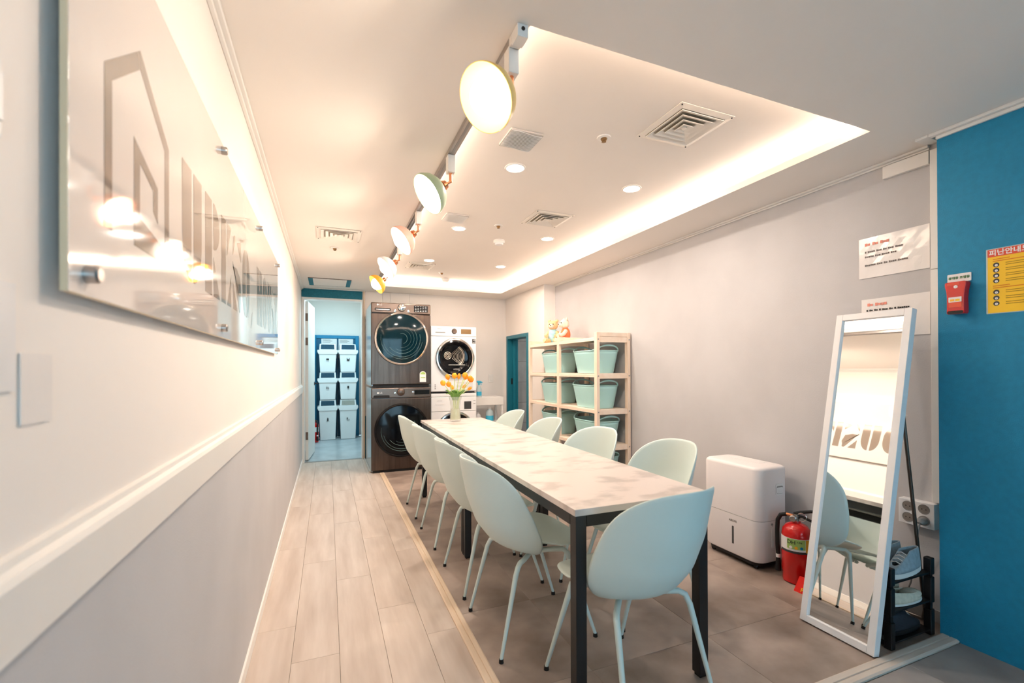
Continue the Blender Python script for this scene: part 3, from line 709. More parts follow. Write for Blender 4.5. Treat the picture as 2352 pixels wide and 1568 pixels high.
for k, (dx, dy, hz, sc) in enumerate(tul):
    t = thing('tulip', 'orange tulip with green leaves standing in the glass vase', 'flower', (VX, VY, TZ), 0, 'tulips in the vase')
    a = k*2.4; base = (.022*math.cos(a), .022*math.sin(a), .02); neck = (dx*.30, dy*.30, .232)
    mid = (dx*.62, dy*.62, .232+(hz-.232)*.5); top = (dx, dy, hz)
    MB().tube([base, neck, mid, top], .0035, 6).build('stem', 'stem', t, smooth=True)
    dr = (Vector(top)-Vector(mid)).normalized(); q = Vector((0, 0, 1)).rotation_difference(dr).to_matrix().to_4x4()
    mm = T(top) @ q
    MB().lathe([(.003, -.004), (.014*sc, .004), (.0215*sc, .018), (.021*sc, .032), (.015*sc, .044), (.009*sc, .050), (.002, .046)], 14, mm).build('bloom', 'tulip', t, smooth=True)
    for s in range(2):
        aa = 2*math.pi*(2*k+s)/24; L_ = .11+.03*((k*7) % 3)/2; c, si = math.cos(aa), math.sin(aa); m = MB(); vv = []
        for i in range(7):
            u = i/6; w = .018*math.sin(math.pi*min(1, u*.92+.06))**.8; rr = .026+.062*u**1.5; zz = .195+L_*u-.05*u**3
            vv += [(rr*c-w*si, rr*si+w*c, zz+.003), (rr*c, rr*si, zz-.003), (rr*c+w*si, rr*si-w*c, zz+.003)]
        m.add(vv, [(3*i+j, 3*i+j+1, 3*i+j+4, 3*i+j+3) for i in range(6) for j in range(2)]).build('leaf', 'leaf', t, smooth=True, solid=.0015)

# ------------------------------------------------------------------ track lights
TX = .556
tk = thing('ceiling_track', 'white aluminium lighting track along the edge of the ceiling recess', 'track', (TX, 0, ZC))
bx(-.017, 1.28, -.021, .017, 5.35, -.0005).build('rail', 'alu', tk)
bx(-.005, 1.48, -.023, .005, 5.33, -.0205).build('slot', 'greyplastic', tk)
bx(-.018, 1.265, -.040, .018, 1.315, -.0005).build('feed_box', 'trimwhite', tk, bevel=.002); bx(-.018, 1.315, -.030, .018, 1.337, -.0005).build('feed_plug', 'trimwhite', tk, bevel=.002)
cyl((0, 1.2645, -.016), (0, 1.262, -.016), .006, n=12).build('screw', 'black', tk)
def lamp(label, y, shade, nrm, white=False):
    t = thing('track_spotlight', label, 'lamp', (TX, y, ZC-.021), 0, 'spotlights on the ceiling track')
    bx(-.018, -.022, -.085, .018, .022, -.001).build('adapter', 'trimwhite', t, bevel=.003)
    MB().tube([(0, 0, -.085), (0, 0, -.125)], .0075, 12).build('stem', 'copper', t, smooth=True)
    n = Vector(nrm).normalized(); j = Vector((0, 0, -.125)); sock = j + n*.030
    MB().tube([j - n*.004, j+n*.024], .006, 10).build('elbow', 'copper', t, smooth=True)
    q = Vector((0, 0, 1)).rotation_difference(n).to_matrix().to_4x4(); mm = T(sock) @ q
    MB().lathe([(.014, 0), (.02, .002), (.02, .012), (.024, .014), (.024, .022), (.018, .024), (.018, .040)], 20, mm).build('socket', 'copper', t, smooth=True)
    s = MB().lathe([(.018, .034), (.040, .040), (.066, .054), (.086, .076), (.097, .104), (.098, .118), (.096, .118), (.094, .104), (.083, .078), (.063, .058), (.040, .045), (.016, .040)], 40, mm, cap=False).build('shade', shade, t, smooth=True)
    b = MB().ball((0, 0, .102), .058, .058, .056, 24, 12, mm).build('bulb', 'bulb', t, smooth=True)
    l = area('spotlight_glow', (0, 0, 0), (0, 0, 0), .06, .06, 2.6, WARM, 'DISK')
    l.parent = t; l.matrix_local = T(sock+n*.160) @ Vector((0, 0, -1)).rotation_difference(n).to_matrix().to_4x4()
    return t
ND = (-.80, -.14, -.58)
for y, sh_, w in ((1.36, 'shadeyellow', 'pale yellow'), (2.147, 'shadegreen', 'sage green'), (2.985, 'shadepink', 'blush pink'), (3.83, 'shadewhite', 'plain white'), (4.60, 'shadeorange', 'deep orange yellow')):
    lamp('%s dome spotlight with copper joint on the ceiling track' % w, y, sh_, (-.74, -.36, -.58) if y < 1.5 else ND)

# ------------------------------------------------------------------ ceiling fittings
def downlight(x, y, label):
    t = thing('downlight', label, 'lamp', (x, y, ZK), 0, 'round downlights in the recess')
    MB().lathe([(.062, -.001), (.060, -.005), (.052, -.006), (.050, -.001)], 36, cap=False).build('trim_ring', 'trimwhite', t, smooth=True)
    MB().lathe([(.001, -.004), (.050, -.004)], 36, cap=False).build('lens', 'lens', t)
    l = area('downlight_beam', (0, 0, -.009), (0, 0, 0), .09, .09, 7.5, DAY, 'DISK'); l.parent = t
wl_ = {0: 'track side', 1: 'grey wall side'}
wr_ = ['above the end chair table', 'above the table middle', 'nearest the washers']
for i, x in enumerate((1.015, 1.835)):
    for j, y in enumerate((2.43, 3.65, 4.84)): downlight(x, y, 'round downlight in the recess, %s, %s' % (wl_[i], wr_[j]))
def diffuser(label, x, y, s, z, rz=0, cover='ventwhite'):
    t = thing('ceiling_diffuser', label, 'vent', (x, y, z), rz, 'square air diffusers in the ceiling')
    h = s/2
    def ring(name, a, b, z0, z1, mt):
        m = MB(); vs = []
        for q, zz in ((a, z0), (b, z1)): vs += [(-q, -q, zz), (q, -q, zz), (q, q, zz), (-q, q, zz)]
        m.add(vs, [(0,1,5,4),(1,2,6,5),(2,3,7,6),(3,0,4,7)]); return m.build(name, mt, t, solid=.003)
    ring('flange', h, h-.03, -.003, -.008, cover)
    bx(-h+.03, -h+.03, -.0015, h-.03, h-.03, -.0005).build('duct_opening', 'ventinner', t)
    n = 4
    for k in range(n):
        a = (h-.031)*(1-k/n); ring('louvre', a, max(a-.024, .004), -.014, -.003, cover)
    MB().lathe([(.001, -.016), (.012, -.014), (.014, -.006)], 16, cap=False).build('boss', cover, t, smooth=True)
    for sx in (-1, 1):
        for sy in (-1, 1): cyl((sx*(h-.01), sy*(h-.01), -.0055), (sx*(h-.01), sy*(h-.01), -.009), .0035, n=8).build('screw', 'black', t)
    return t
diffuser('square air diffuser in the ceiling recess nearest the mirror corner', 1.60, 1.71, .315, ZK)
diffuser('square air diffuser in the ceiling recess above the middle of the table', 1.59, 3.17, .315, ZK)
diffuser('square air diffuser in the ceiling recess nearest the washers', .97, 5.12, .30, ZK)
diffuser('square white air diffuser in the ceiling over the oak passage', .085, 3.78, .32, ZC)
def fan_grille(label, x, y):
    t = thing('fan_grille', label, 'vent', (x, y, ZK), 0, 'square ribbed fan grilles'); h = .088
    MB().prism(rrect(-h, -h, h, h, .008), -.010, -.001).build('plate', 'ventgrey', t)
    MB().lathe([(.001, -.0108), (.058, -.0108)], 32, cap=False).build('opening', 'ventinner', t)
    m_ = None
    for k in range(15):
        yy = -h+.008+k*(2*h-.016)/14; m = MB(); pts = [(xx, yy+.008*math.sin(xx*28), -.0125) for xx in [-h+.004+(2*h-.008)*i/10 for i in range(11)]]
        m.tube(pts, .0022, 4).build('rib', 'trimwhite', t)
fan_grille('square white ribbed fan grille beside the pale yellow spotlight', .915, 2.115)
fan_grille('square white ribbed fan grille beside the blush pink spotlight', .915, 3.40)
def sprinkler(label, x, y, z):
    t = thing('sprinkler_head', label, 'sprinkler', (x, y, z), 0, 'ceiling sprinkler heads')
    MB().lathe([(.036, -.001), (.034, -.006), (.018, -.008), (.016, -.001)], 24, cap=False).build('rosette', 'trimwhite', t, smooth=True)
    MB().lathe([(.015, -.002), (.015, -.014), (.010, -.018), (.012, -.024), (.001, -.026)], 18, cap=False).build('head', 'brass', t, smooth=True)
sprinkler('brass sprinkler head beside the diffuser nearest the mirror corner', 1.30, 1.945, ZK)
sprinkler('brass sprinkler head beside the smoke detector in the recess', 1.295, 3.46, ZK)
sprinkler('brass sprinkler head in the recess nearest the washers', 1.285, 5.40, ZK)
sprinkler('brass sprinkler head in the ceiling over the oak passage', .061, 4.215, ZC)
def smoke(label, x, y):
    t = thing('smoke_detector', label, 'detector', (x, y, ZK), 0, 'round smoke detectors')
    MB().lathe([(.052, -.001), (.052, -.018), (.044, -.026)], 28, cap=False).build('base', 'trimwhite', t, smooth=True)
    MB().lathe([(.040, -.022), (.040, -.034), (.032, -.042), (.001, -.043)], 28, cap=False).build('sensor', 'whiteplastic', t, smooth=True)
smoke('round white smoke detector in the recess above the table', 1.45, 3.86)
smoke('round white smoke detector in the recess nearest the back wall', 1.42, 5.76)
ah = thing('access_hatch', 'white ceiling access hatch with teal taped ends over the door', 'hatch', (.03, 5.90, ZC))
bx(-.185, -.235, -.006, .185, .235, -.001).build('panel', 'ceil', ah); 
for s in (-1, 1):
    bx(s*.21-.025, -.235, -.006, s*.21+.025, .235, -.001).build('teal_band', 'teal', ah)
    bx(-.235, s*.238-.003, -.007, .235, s*.238+.003, -.001).build('edge_line', 'hingebrown', ah)

# ------------------------------------------------------------------ acrylic sign on the left wall
SXF = -.290; KS = 1.0545
sg = thing('wall_sign', 'long glossy acrylic sign with house logo and grey stencil letters on standoffs', 'sign', (0, 0, 0))
Y0, Y1, Z0s, Z1s = .709, 3.206, 1.297, 1.877
bx(SXF-.008, Y0, Z0s, SXF, Y1, Z1s).build('acrylic_panel', 'acrylic', sg, bevel=.001)
ed = MB(); ed.box(SXF-.0082, Y0-.0006, Z0s, SXF-.0004, Y0, Z1s); ed.box(SXF-.0082, Y0, Z0s-.0006, SXF-.0004, Y1, Z0s); ed.build('polished_edge', 'acrylicedge', sg)
for y in (.754, 1.571, 2.373, 3.179):
    for z in (Z0s+.028, Z1s-.024):
        cyl((XL, y, z), (SXF-.009, y, z), .011).build('standoff', 'alu', sg, smooth=True); MB().tube([(SXF, y, z), (SXF+.012, y, z), (SXF+.015, y, z)], [.0115, .0115, .009], 20).build('standoff_cap', 'alu', sg, smooth=True)
PLM = Matrix(((0, 0, 1, SXF), (1, 0, 0, 0), (0, 1, 0, 0), (0, 0, 0, 1)))   # (y,z,depth) -> world
def poly(p, name='letter_stroke'):
    p = [(y*KS, 1.2+(z-1.2)*KS) for y, z in p]
    MB().prism(p, .0001, .0004, PLM).build(name, 'signgrey', sg)
ZT, ZB = 1.636, 1.392; ZM = (ZT+ZB)/2
def half(c, s, a, b, top, bot, n=8):    # rounded half letter: straight edge at y=a, outer edge at y=b
    P = [(a, ZB)]; sgn = 1 if b > a else -1; w = abs(b-a); r = min(w*1.0, .11)
    ry = .105
    if bot: P += [(b-sgn*w+sgn*w*math.sin(R(t)), ZB+ry-ry*math.cos(R(t))) for t in range(8, 91, 8)]
    else: P += [(b, ZB)]
    if top: P += [(b-sgn*w+sgn*w*math.cos(R(t)), ZT-ry+ry*math.sin(R(t))) for t in range(0, 83, 8)]
    else: P += [(b, ZT)]
    P += [(a, ZT)]
    if sgn < 0: P.reverse()
    poly(P)
def letter(ch, a, b):
    g = .018; m = (a+b)/2
    if ch == 'U': half(0, 0, m-g/2, a, 0, 1); half(0, 0, m+g/2, b, 0, 1)
    if ch == 'O': half(0, 0, m-g/2, a, 1, 1); half(0, 0, m+g/2, b, 1, 1)
    if ch == 'H':
        poly([(a, ZB), (m-g/2, ZB), (m-g/2, ZT), (a, ZT)]); poly([(m+g/2, ZB), (b, ZB), (b, ZT), (m+g/2, ZT)]); poly([(m-g/2, ZM-.03), (m+g/2, ZM-.03), (m+g/2, ZM+.03), (m-g/2, ZM+.03)])
    if ch in 'RE':
        s = a+(b-a)*.42
        poly([(a, ZB), (s, ZB), (s, ZT), (a, ZT)])
        if ch == 'R':
            poly([(s+g, ZT)]+[] + [(s+g, ZM-.0)] + [(s+g+(b-s-g)*.9*math.cos(R(t)), ZM+.061+.061*math.sin(R(t))) for t in range(-80, 81, 16)][::1])
            poly([(s+g, ZB), (b, ZB), (s+g, ZM-.02)])
        else:
            poly([(s+g, ZT-.10), (b, ZT), (s+g, ZT)][::1]); poly([(s+g, ZB), (b, ZB), (b, ZB+.10)])
    if ch == 'S':
        w = b-a
        poly([(a+w*.02, ZT-.075), (a+w*.30, ZT-.02)] + [(a+w*.28, ZT-.002), (a+w*.12, ZT-.012), (a+w*.03, ZT-.04)])
        poly([(a, ZT-.095), (a+w*.02, ZT-.11), (a+w*.42, ZT-.105), (a+w*.86, ZB+.12), (b, ZB+.06), (b-.01, ZB+.03), (a+w*.92, ZB+.006), (a+w*.80, ZB), (a+w*.66, ZB+.02)][::-1])
        poly([(a+w*.48, ZT-.02), (a+w*.98, ZT-.07), (a+w*.98, ZT)]) ; poly([(a+w*.05, ZB), (a+w*.55, ZB), (a+w*.05, ZB+.085)])
for ch, a, b in (('U', 1.111, 1.266), ('R', 1.300, 1.464), ('E', 1.482, 1.621), ('S', 1.644, 1.795), ('O', 1.819, 1.978), ('H', 2.175, 2.33), ('O', 2.355, 2.515), ('U', 2.540, 2.692), ('S', 2.715, 2.855), ('E', 2.875, 3.012)): letter(ch, a, b)
poly([(2.005, ZB-.03), (2.03, ZB+.02), (2.045, ZB+.035), (2.05, ZB+.01), (2.03, ZB-.02)])
o0, o1, o2 = .762, .888, 1.028; tz = 1.612; w = .024
poly([(o0, ZB), (o0+w, ZB), (o0+w, tz-.012), (o1, 1.678), (o2-w, tz-.012), (o2-w, ZB), (o2, ZB), (o2, tz), (o1, 1.708), (o0, tz)], 'logo_outline')
poly([(.862, ZB+.03), (.886, ZB+.05), (.886, 1.528), (.945, 1.505), (.945, 1.47), (.968, 1.455), (.968, 1.518), (.862, 1.560)], 'logo_mark')
poly([(.862, ZB+.03), (.862, ZB), (1.0, ZB), (1.0, ZB+.028), (.886, ZB+.05)], 'logo_mark')
ls = thing('wall_switch', 'white switch plate with metallic edge on the left wall beside the sign', 'switch', (XL, .55, 1.47))
bx(.0005, -.06, -.04, .010, .06, .04).build('plate', 'whiteplastic', ls, bevel=.003); bx(.010, -.04, -.025, .014, .054, .025).build('rocker', 'whiteplastic', ls, bevel=.002)
tag(bx(XL+.0005, .50, 1.178, XL+.003, .645, 1.292).build('wall_card', 'paper'), 'white card on the left wall below the switch plate', 'card')
tag(bx(XL+.0005, .655, 1.14, XL+.0022, .716, 1.219).build('wall_card', 'paper2'), 'small pale grey card on the left wall under the sign corner', 'card')

# ------------------------------------------------------------------ dehumidifier
dh = thing('dehumidifier', 'white box dehumidifier on casters against the grey wall', 'dehumidifier', (2.462, 2.125, 0))
hx, hy = .128, .215
def rr_loft(name, levels, material, parent, r=.055, n=6):
    m = MB(); vs = []
    for z, s in levels: vs += [(x, y, z) for x, y in rrect(-hx+s, -hy+s, hx-s, hy-s, r, n)]
    k = len(vs)//len(levels); fs = [(i*k+j, i*k+(j+1) % k, (i+1)*k+(j+1) % k, (i+1)*k+j) for i in range(len(levels)-1) for j in range(k)]
    fs += [tuple(range(k-1, -1, -1)), tuple(range((len(levels)-1)*k, len(levels)*k))]
    return m.add(vs, fs).build(name, material, parent, smooth=True)
rr_loft('water_tank', [(.042, .016), (.05, .006), (.075, 0), (.292, 0)], 'dehumid', dh)
rr_loft('tank_seam', [(.291, .004), (.296, .004)], 'greyplastic', dh)
rr_loft('upper_body', [(.295, 0), (.590, 0), (.600, .003), (.607, .010), (.610, .022)], 'dehumid', dh)
rr_loft('base_tray', [(.022, .02), (.044, .018)], 'black', dh)
for sx in (-1, 1):
    for sy in (-1, 1): cyl((sx*.085-.008, sy*.16, .0145), (sx*.085+.008, sy*.16, .0145), .0145, n=14).build('caster', 'rubber', dh, smooth=True)
for k in range(7): bx(.015+k*.012, -.10, .6095, .022+k*.012, .13, .612).build('outlet_slat', 'whiteplastic', dh)
h = MB(); h.prism(rrect(-.032, -.034, .032, .034, .01), 0, .003, T((.042, -hy, .475)) @ FRONT); h = h.build('carry_grip', 'whiteplastic', dh, bevel=.001)
MB().prism(rrect(-.026, -.026, .026, .02, .008), .0005, .0035, T((.042, -hy, .475)) @ FRONT).build('grip_recess', 'greyplastic', h); MB().prism(rrect(-.025, -.024, .025, .012, .007), .0035, .0045, T((.042, -hy, .475)) @ FRONT).build('grip_pad', 'whiteplastic', h)
MB().prism(rrect(-.006, -.062, .012, .066, .006), 0, .004, T((-.022, -hy, .195)) @ FRONT).build('tank_pull', 'whiteplastic', dh); cyl((-.022, -hy+.002, .272), (-.022, -hy-.003, .272), .007, n=12).build('tank_button', 'greyplastic', dh)
MB().prism(rrect(-.006, -.055, .006, .055, .005), 0, .0015, T((-hx, -.03, .165)) @ FACEW).build('level_window', 'darkgrey', dh)
text('AIREAR', .018, 'inkpale', dh, T((-hx-.0006, -.03, .252)) @ FACEW)

# ------------------------------------------------------------------ fire extinguishers
def extinguisher(label, loc, rz, full=True, s=1.0):
    t = thing('fire_extinguisher', label, 'extinguisher', loc, rz); t.scale = (s, s, s)
    MB().lathe([(.066, 0), (.070, .004), (.070, .05), (.0735, .056), (.074, .17), (.074, .26), (.068, .29), (.052, .312), (.030, .322), (.022, .326), (.020, .336)], 36).build('cylinder', 'red', t, smooth=True)
    MB().lathe([(.0742, .172), (.0748, .172), (.0748, .252), (.0742, .252)], 36, cap=False).build('label_band', 'paper', t, smooth=True)
    def patch(a0, a1, z0, z1, mt, name):
        m = MB(); n = 10; vs = [(.0754*math.cos(R(a0+(a1-a0)*i/n)), .0754*math.sin(R(a0+(a1-a0)*i/n)), z) for z in (z0, z1) for i in range(n+1)]
        return m.add(vs, [(i, i+1, n+2+i, n+1+i) for i in range(n)]).build(name, mt, t, smooth=True)
    if full:
        patch(-115, -45, .195, .250, 'green', 'label_green'); patch(-43, 10, .180, .250, 'yelloworange', 'label_yellow'); patch(-150, -30, .172, .184, 'darkgrey', 'label_bar')
        for q, (a, mt) in enumerate(((-100, 'paper'), (-80, 'yelloworange'), (-60, 'bluewood'))):
            c, si = math.cos(R(a)), math.sin(R(a)); cyl((.0750*c, .0750*si, .204), (.0762*c, .0762*si, .204), .008, n=14).build('label_dot', mt, t)
        for ch, a, sz, z in (('D', -106, .030, .231), ('H', -90, .030, .231), ('3.3kg', -68, .012, .236)):
            text(ch, sz, 'ink', t, T((.0757*math.cos(R(a)), .0757*math.sin(R(a)), z)) @ Matrix.Rotation(R(a+90), 4, 'Z') @ FRONT)
        for q in range(5): 
            a = -17; text('- - - -', .010, 'inkorange', t, T((.0757*math.cos(R(a)), .0757*math.sin(R(a)), .190+q*.012)) @ Matrix.Rotation(R(a+90), 4, 'Z') @ FRONT, 'print_line')
    MB().lathe([(.020, .334), (.020, .352), (.014, .356), (.014, .372)], 18).build('valve', 'chrome', t, smooth=True)
    m = MB(); m.box(-.010, -.009, .366, .012, .009, .376); m.build('valve_block', 'black', t)
    MB().tube([(-.012, 0, .372), (.02, 0, .385), (.07, 0, .400), (.105, 0, .402)], [.009, .009, .009, .006], 8).build('squeeze_lever', 'black', t, smooth=True)
    MB().tube([(-.005, 0, .360), (.03, 0, .362), (.075, 0, .345), (.10, 0, .325)], [.008, .008, .007, .006], 8).build('carry_handle', 'black', t, smooth=True)
    MB().tube([(.028+.022*math.cos(R(a)), -.010, .362+.022*math.sin(R(a))) for a in range(0, 361, 24)], .0018, 6).build('safety_pin', 'chrome', t, smooth=True)
    MB().lathe([(.018, 0), (.018, .010), (.014, .013), (.001, .013)], 20, T((-.012, -.018, .349)) @ FRONT).build('gauge', 'alu', t, smooth=True)
    MB().tube([(-.018, 0, .360), (-.05, 0, .362)], .008, 10).build('hose_nut', 'copper', t, smooth=True)
    MB().tube([(-.05, 0, .362), (-.078, 0, .352), (-.094, 0, .32), (-.097, 0, .26), (-.096, 0, .18), (-.092, 0, .12)], .0115, 12).build('hose', 'rubber', t, smooth=True)
    MB().tube([(-.092, 0, .125), (-.092, 0, .105)], .013, 12).build('hose_collar', 'paper', t, smooth=True)
    MB().tube([(-.092, 0, .105), (-.092, 0, .03)], [.012, .016], 12).build('nozzle', 'rubber', t, smooth=True)
    return t
extinguisher('red fire extinguisher with DH label between the dehumidifier and the mirror', (2.45, 1.765, .004), R(-66))
extinguisher('red fire extinguisher on the corridor floor beside the bins', (-.208, 8.19, 0), R(125), False, 1.0)
rb = thing('extinguisher_stand', 'red plastic stand lettered FIRE under the extinguisher by the mirror', 'stand', (2.45, 1.70, 0), R(-88))
rm = MB(); rm.prism(rrect(-.115, -.055, .125, .055, .02), 0, .003); rm.prism([(.002, -.114), (.125, -.114), (.125, -.056), (.002, -.056)], 0, .003); rm.build('base_plate', 'redbase', rb)
m = MB(); m.add([(.0,-.122,.0),(.012,-.09,.075),(.118,-.09,.075),(.13,-.122,.0),(.0,-.115,.0),(.012,-.083,.075),(.118,-.083,.075),(.13,-.115,.0)], [(0,3,2,1),(4,5,6,7),(0,1,5,4),(1,2,6,5),(2,3,7,6),(3,0,4,7)])
fp = m.build('front_plate', 'redbase', rb)
FM = T((.060, -.1165, .016)) @ Matrix.Rotation(R(66.5), 4, 'X')
text('FIRE', .028, 'yellow', fp, FM, bold=.0006)
MB().prism([(-.018, .028), (0, .066), (.018, .028), (.008, .034), (0, .048), (-.008, .034)], 0, .001, FM).build('flame_mark', 'yellow', fp)

# ------------------------------------------------------------------ standing mirror
LEAN = math.atan2(.285, 1.455); ML = 1.483
mr = thing('standing_mirror', 'tall narrow white framed standing mirror leaning back on a metal leg', 'mirror', (2.082, 1.329, .0069), 0, None, (0, LEAN, 0))
my, fwd, fd = .159, .030, .036
for s in (-1, 1): bx(0, s*my-(fwd if s > 0 else 0), .0, fd, s*my+(fwd if s < 0 else 0), ML).build('frame_side', 'whiteplastic', mr, bevel=.002)
bx(0, -my+fwd, 0, fd, my-fwd, fwd).build('frame_bottom', 'whiteplastic', mr, bevel=.002); bx(0, -my+fwd, ML-fwd, fd, my-fwd, ML).build('frame_top', 'whiteplastic', mr, bevel=.002)
bx(.012, -my+fwd, fwd, .016, my-fwd, ML-fwd).build('mirror_glass', 'mirror', mr); bx(.016, -my+fwd, fwd, .022, my-fwd, ML-fwd).build('backing', 'greyplastic', mr)
inv = (T(mr.location) @ Matrix.Rotation(LEAN, 4, 'Y')).inverted()
lp = [inv @ Vector(p) for p in ((2.385, 1.245, 1.30), (2.60, 1.245, .06), (2.612, 1.26, .012), (2.614, 1.33, .0075), (2.612, 1.40, .012), (2.60, 1.413, .06), (2.385, 1.413, 1.30))]
MB().tube(lp, .0075, 12).build('rear_leg', 'tubemetal', mr, smooth=True)

# ------------------------------------------------------------------ shoe rack and shoes
RX0, RX1, RY0, RY1 = 2.205, 2.527, 1.172, 1.408
sr = thing('shoe_rack', 'black plastic stacking shoe rack behind the standing mirror', 'rack', (0, 0, 0))
lev = [.03, .16, .285]
for x in (RX0, RX1-.03):
    for y in (RY0, RY1-.03):
        for z in (0, .145, .27):
            bx(x, y, z, x+.03, y+.03, z+(.115 if z < .2 else .075)).build('post', 'black', sr, bevel=.004); 
            if z < .2: bx(x+.006, y+.006, z+.115, x+.024, y+.024, z+.146).build('post_peg', 'black', sr)
for z in lev:
    for k in range(4): bx(RX0+.024, RY0+.004+k*.064, z-.008, RX1-.024, RY0+.036+k*.064, z).build('shelf_slat', 'black', sr)
    for x in (RX0+.004, RX1-.024): bx(x, RY0+.030, z-.020, x+.02, RY1-.030, z-.0081).build('side_rail', 'black', sr)
def shoe(label, loc, rz, upper, sole, L=.244, Wd=.0345, hi=.105, low=False, group=None):
    t = thing('flat_shoe' if low else 'sneaker', label, 'shoe', loc, rz, group)
    out = []
    for i in range(24):
        a = 2*math.pi*i/24; y = L/2*math.sin(a); w = Wd*(.92+.16*math.sin(a)); out.append((w*math.copysign(abs(math.cos(a))**.75, math.cos(a)), y))
    MB().prism(out, 0, .012 if low else .024).build('sole', sole, t, bevel=.004)
    m = MB(); z0 = .012 if low else .023; rows = 5; n = 24; vs = []
    for i in range(rows+1):
        s = i/rows
        for x, y in out:
            yy = y/(L/2); top = (hi if yy < .0 else hi*(1-.55*yy)) if not low else (.05-.012*yy)
            k = 1-.10*s-.32*s*s if not low else 1-.08*s-.20*s*s
            ky = 1-.04*s-.22*s*s*(1 if yy > 0 else .25)
            vs.append((x*k*.97, y*ky*.98-(.012*s*s if yy > 0 else 0), z0+(top-z0)*s))
    fs = [(i*n+j, i*n+(j+1) % n, (i+1)*n+(j+1) % n, (i+1)*n+j) for i in range(rows) for j in range(n)]
    u = m.add(vs, fs).build('upper', upper, t, smooth=True, solid=.003)
    MB().disc(lambda a, b: (a*Wd*.6, b*L*.36-.01, z0+.006), 2, 16).build('insole', 'shoein', t)
    if not low:
        MB().prism([(-.014, .0), (.014, .0), (.020, .05), (-.020, .05)], 0, .006, T((0, .005, hi*.80)) @ Matrix.Rotation(R(-28), 4, 'X')).build('tongue', upper, t)
        for q in range(4): MB().tube([(-.018, .015+q*.015, hi*.86-q*.011), (0, .016+q*.015, hi*.93-q*.011), (.018, .015+q*.015, hi*.86-q*.011)], .0022, 6).build('lace', 'shoesole', t, smooth=True)
    else:
        MB().tube([(x*.72, y*.76-.006, .047-.010*y/(L/2)) for x, y in out]+[(out[0][0]*.72, out[0][1]*.76-.006, .047)], .0024, 6).build('edge_binding', upper, t, smooth=True)
        MB().ball((0, L*.25, .029), Wd*.93, L*.235, .018).build('toe_cap', upper, t, smooth=True)
    return t
shoe('pale blue grey sneaker on the top of the rack, nearer the grey wall', (2.367, 1.290, .2855), R(87), 'shoeblue', 'shoesole')
shoe('pale blue grey sneaker on the top of the rack beside its partner', (2.369, 1.2105, .2855), R(92), 'shoeblue', 'shoesole')
shoe('dark sneaker at the wall side of the rack top', (2.362, 1.368, .2855), R(90), 'shoedark', 'shoesole')
shoe('cream flat shoe on the middle shelf of the rack at the wall side', (2.372, 1.300, .1605), R(-88), 'shoecream', 'shoesole', .225, .038, .05, True)
shoe('cream flat shoe on the middle shelf of the rack at the open edge', (2.365, 1.214, .1605), R(-91), 'shoecream', 'shoesole', .225, .038, .05, True)
shoe('black shoe on the bottom shelf of the rack at the open edge', (2.364, 1.222, .0305), R(-90), 'shoedark', 'black', hi=.095)
shoe('black shoe on the bottom shelf of the rack at the wall side', (2.366, 1.318, .0305), R(-90), 'shoedark', 'black', hi=.095)

# ------------------------------------------------------------------ grey wall: duct, sockets, notices
du = thing('cable_duct', 'white plastic cable duct running up the grey wall beside the blue wall', 'duct', (XR, 0, 0))
bx(-.018, 1.172, .565, -.0005, 1.235, 1.662).build('duct_cover', 'trimwhite', du, bevel=.002); bx(-.018, 1.172, 1.664, -.0005, 1.235, 2.228).build('duct_cover', 'trimwhite', du, bevel=.002)
bx(-.022, 1.237, 2.165, -.0005, 1.43, 2.228).build('duct_cover', 'trimwhite', du, bevel=.002)
so = thing('socket_box', 'white surface box with four round sockets below the cable duct', 'socket', (XR, 1.285, .50))
bx(-.045, -.072, -.06, -.0005, .072, .06).build('box', 'whiteplastic', so, bevel=.003)
for yy in (-.032, .032):
    for zz in (-.026, .028):
        s = MB().lathe([(.0235, 0), (.0235, .001), (.020, .001), (.0195, -.0)], 28, T((-.045, yy, zz)) @ FACEW, cap=False).build('socket', 'greyplastic', so, smooth=True)
        MB().lathe([(.001, .0006), (.0198, .0006)], 28, T((-.045, yy, zz)) @ FACEW, cap=False).build('well', 'alu', s)
        for q in (-.008, .008): cyl((-.0450, yy+q, zz), (-.0462, yy+q, zz), .0024, n=10).build('pin_hole', 'black', s)
pg = thing('power_plug', 'grey power plug with hanging cord in the socket box', 'plug', (XR, 1.253, .474))
MB().tube([(-.046, 0, 0), (-.072, 0, 0), (-.080, 0, -.008)], [.018, .017, .010], 16).build('plug_body', 'greyplastic', pg, smooth=True)
MB().tube([(-.078, 0, -.006), (-.085, .004, -.04), (-.07, .015, -.10), (-.05, .03, -.20), (-.035, .06, -.32), (-.03, .10, -.44), (-.035, .16, -.4695)], .0035, 8).build('cord', 'greyplastic', pg, smooth=True)
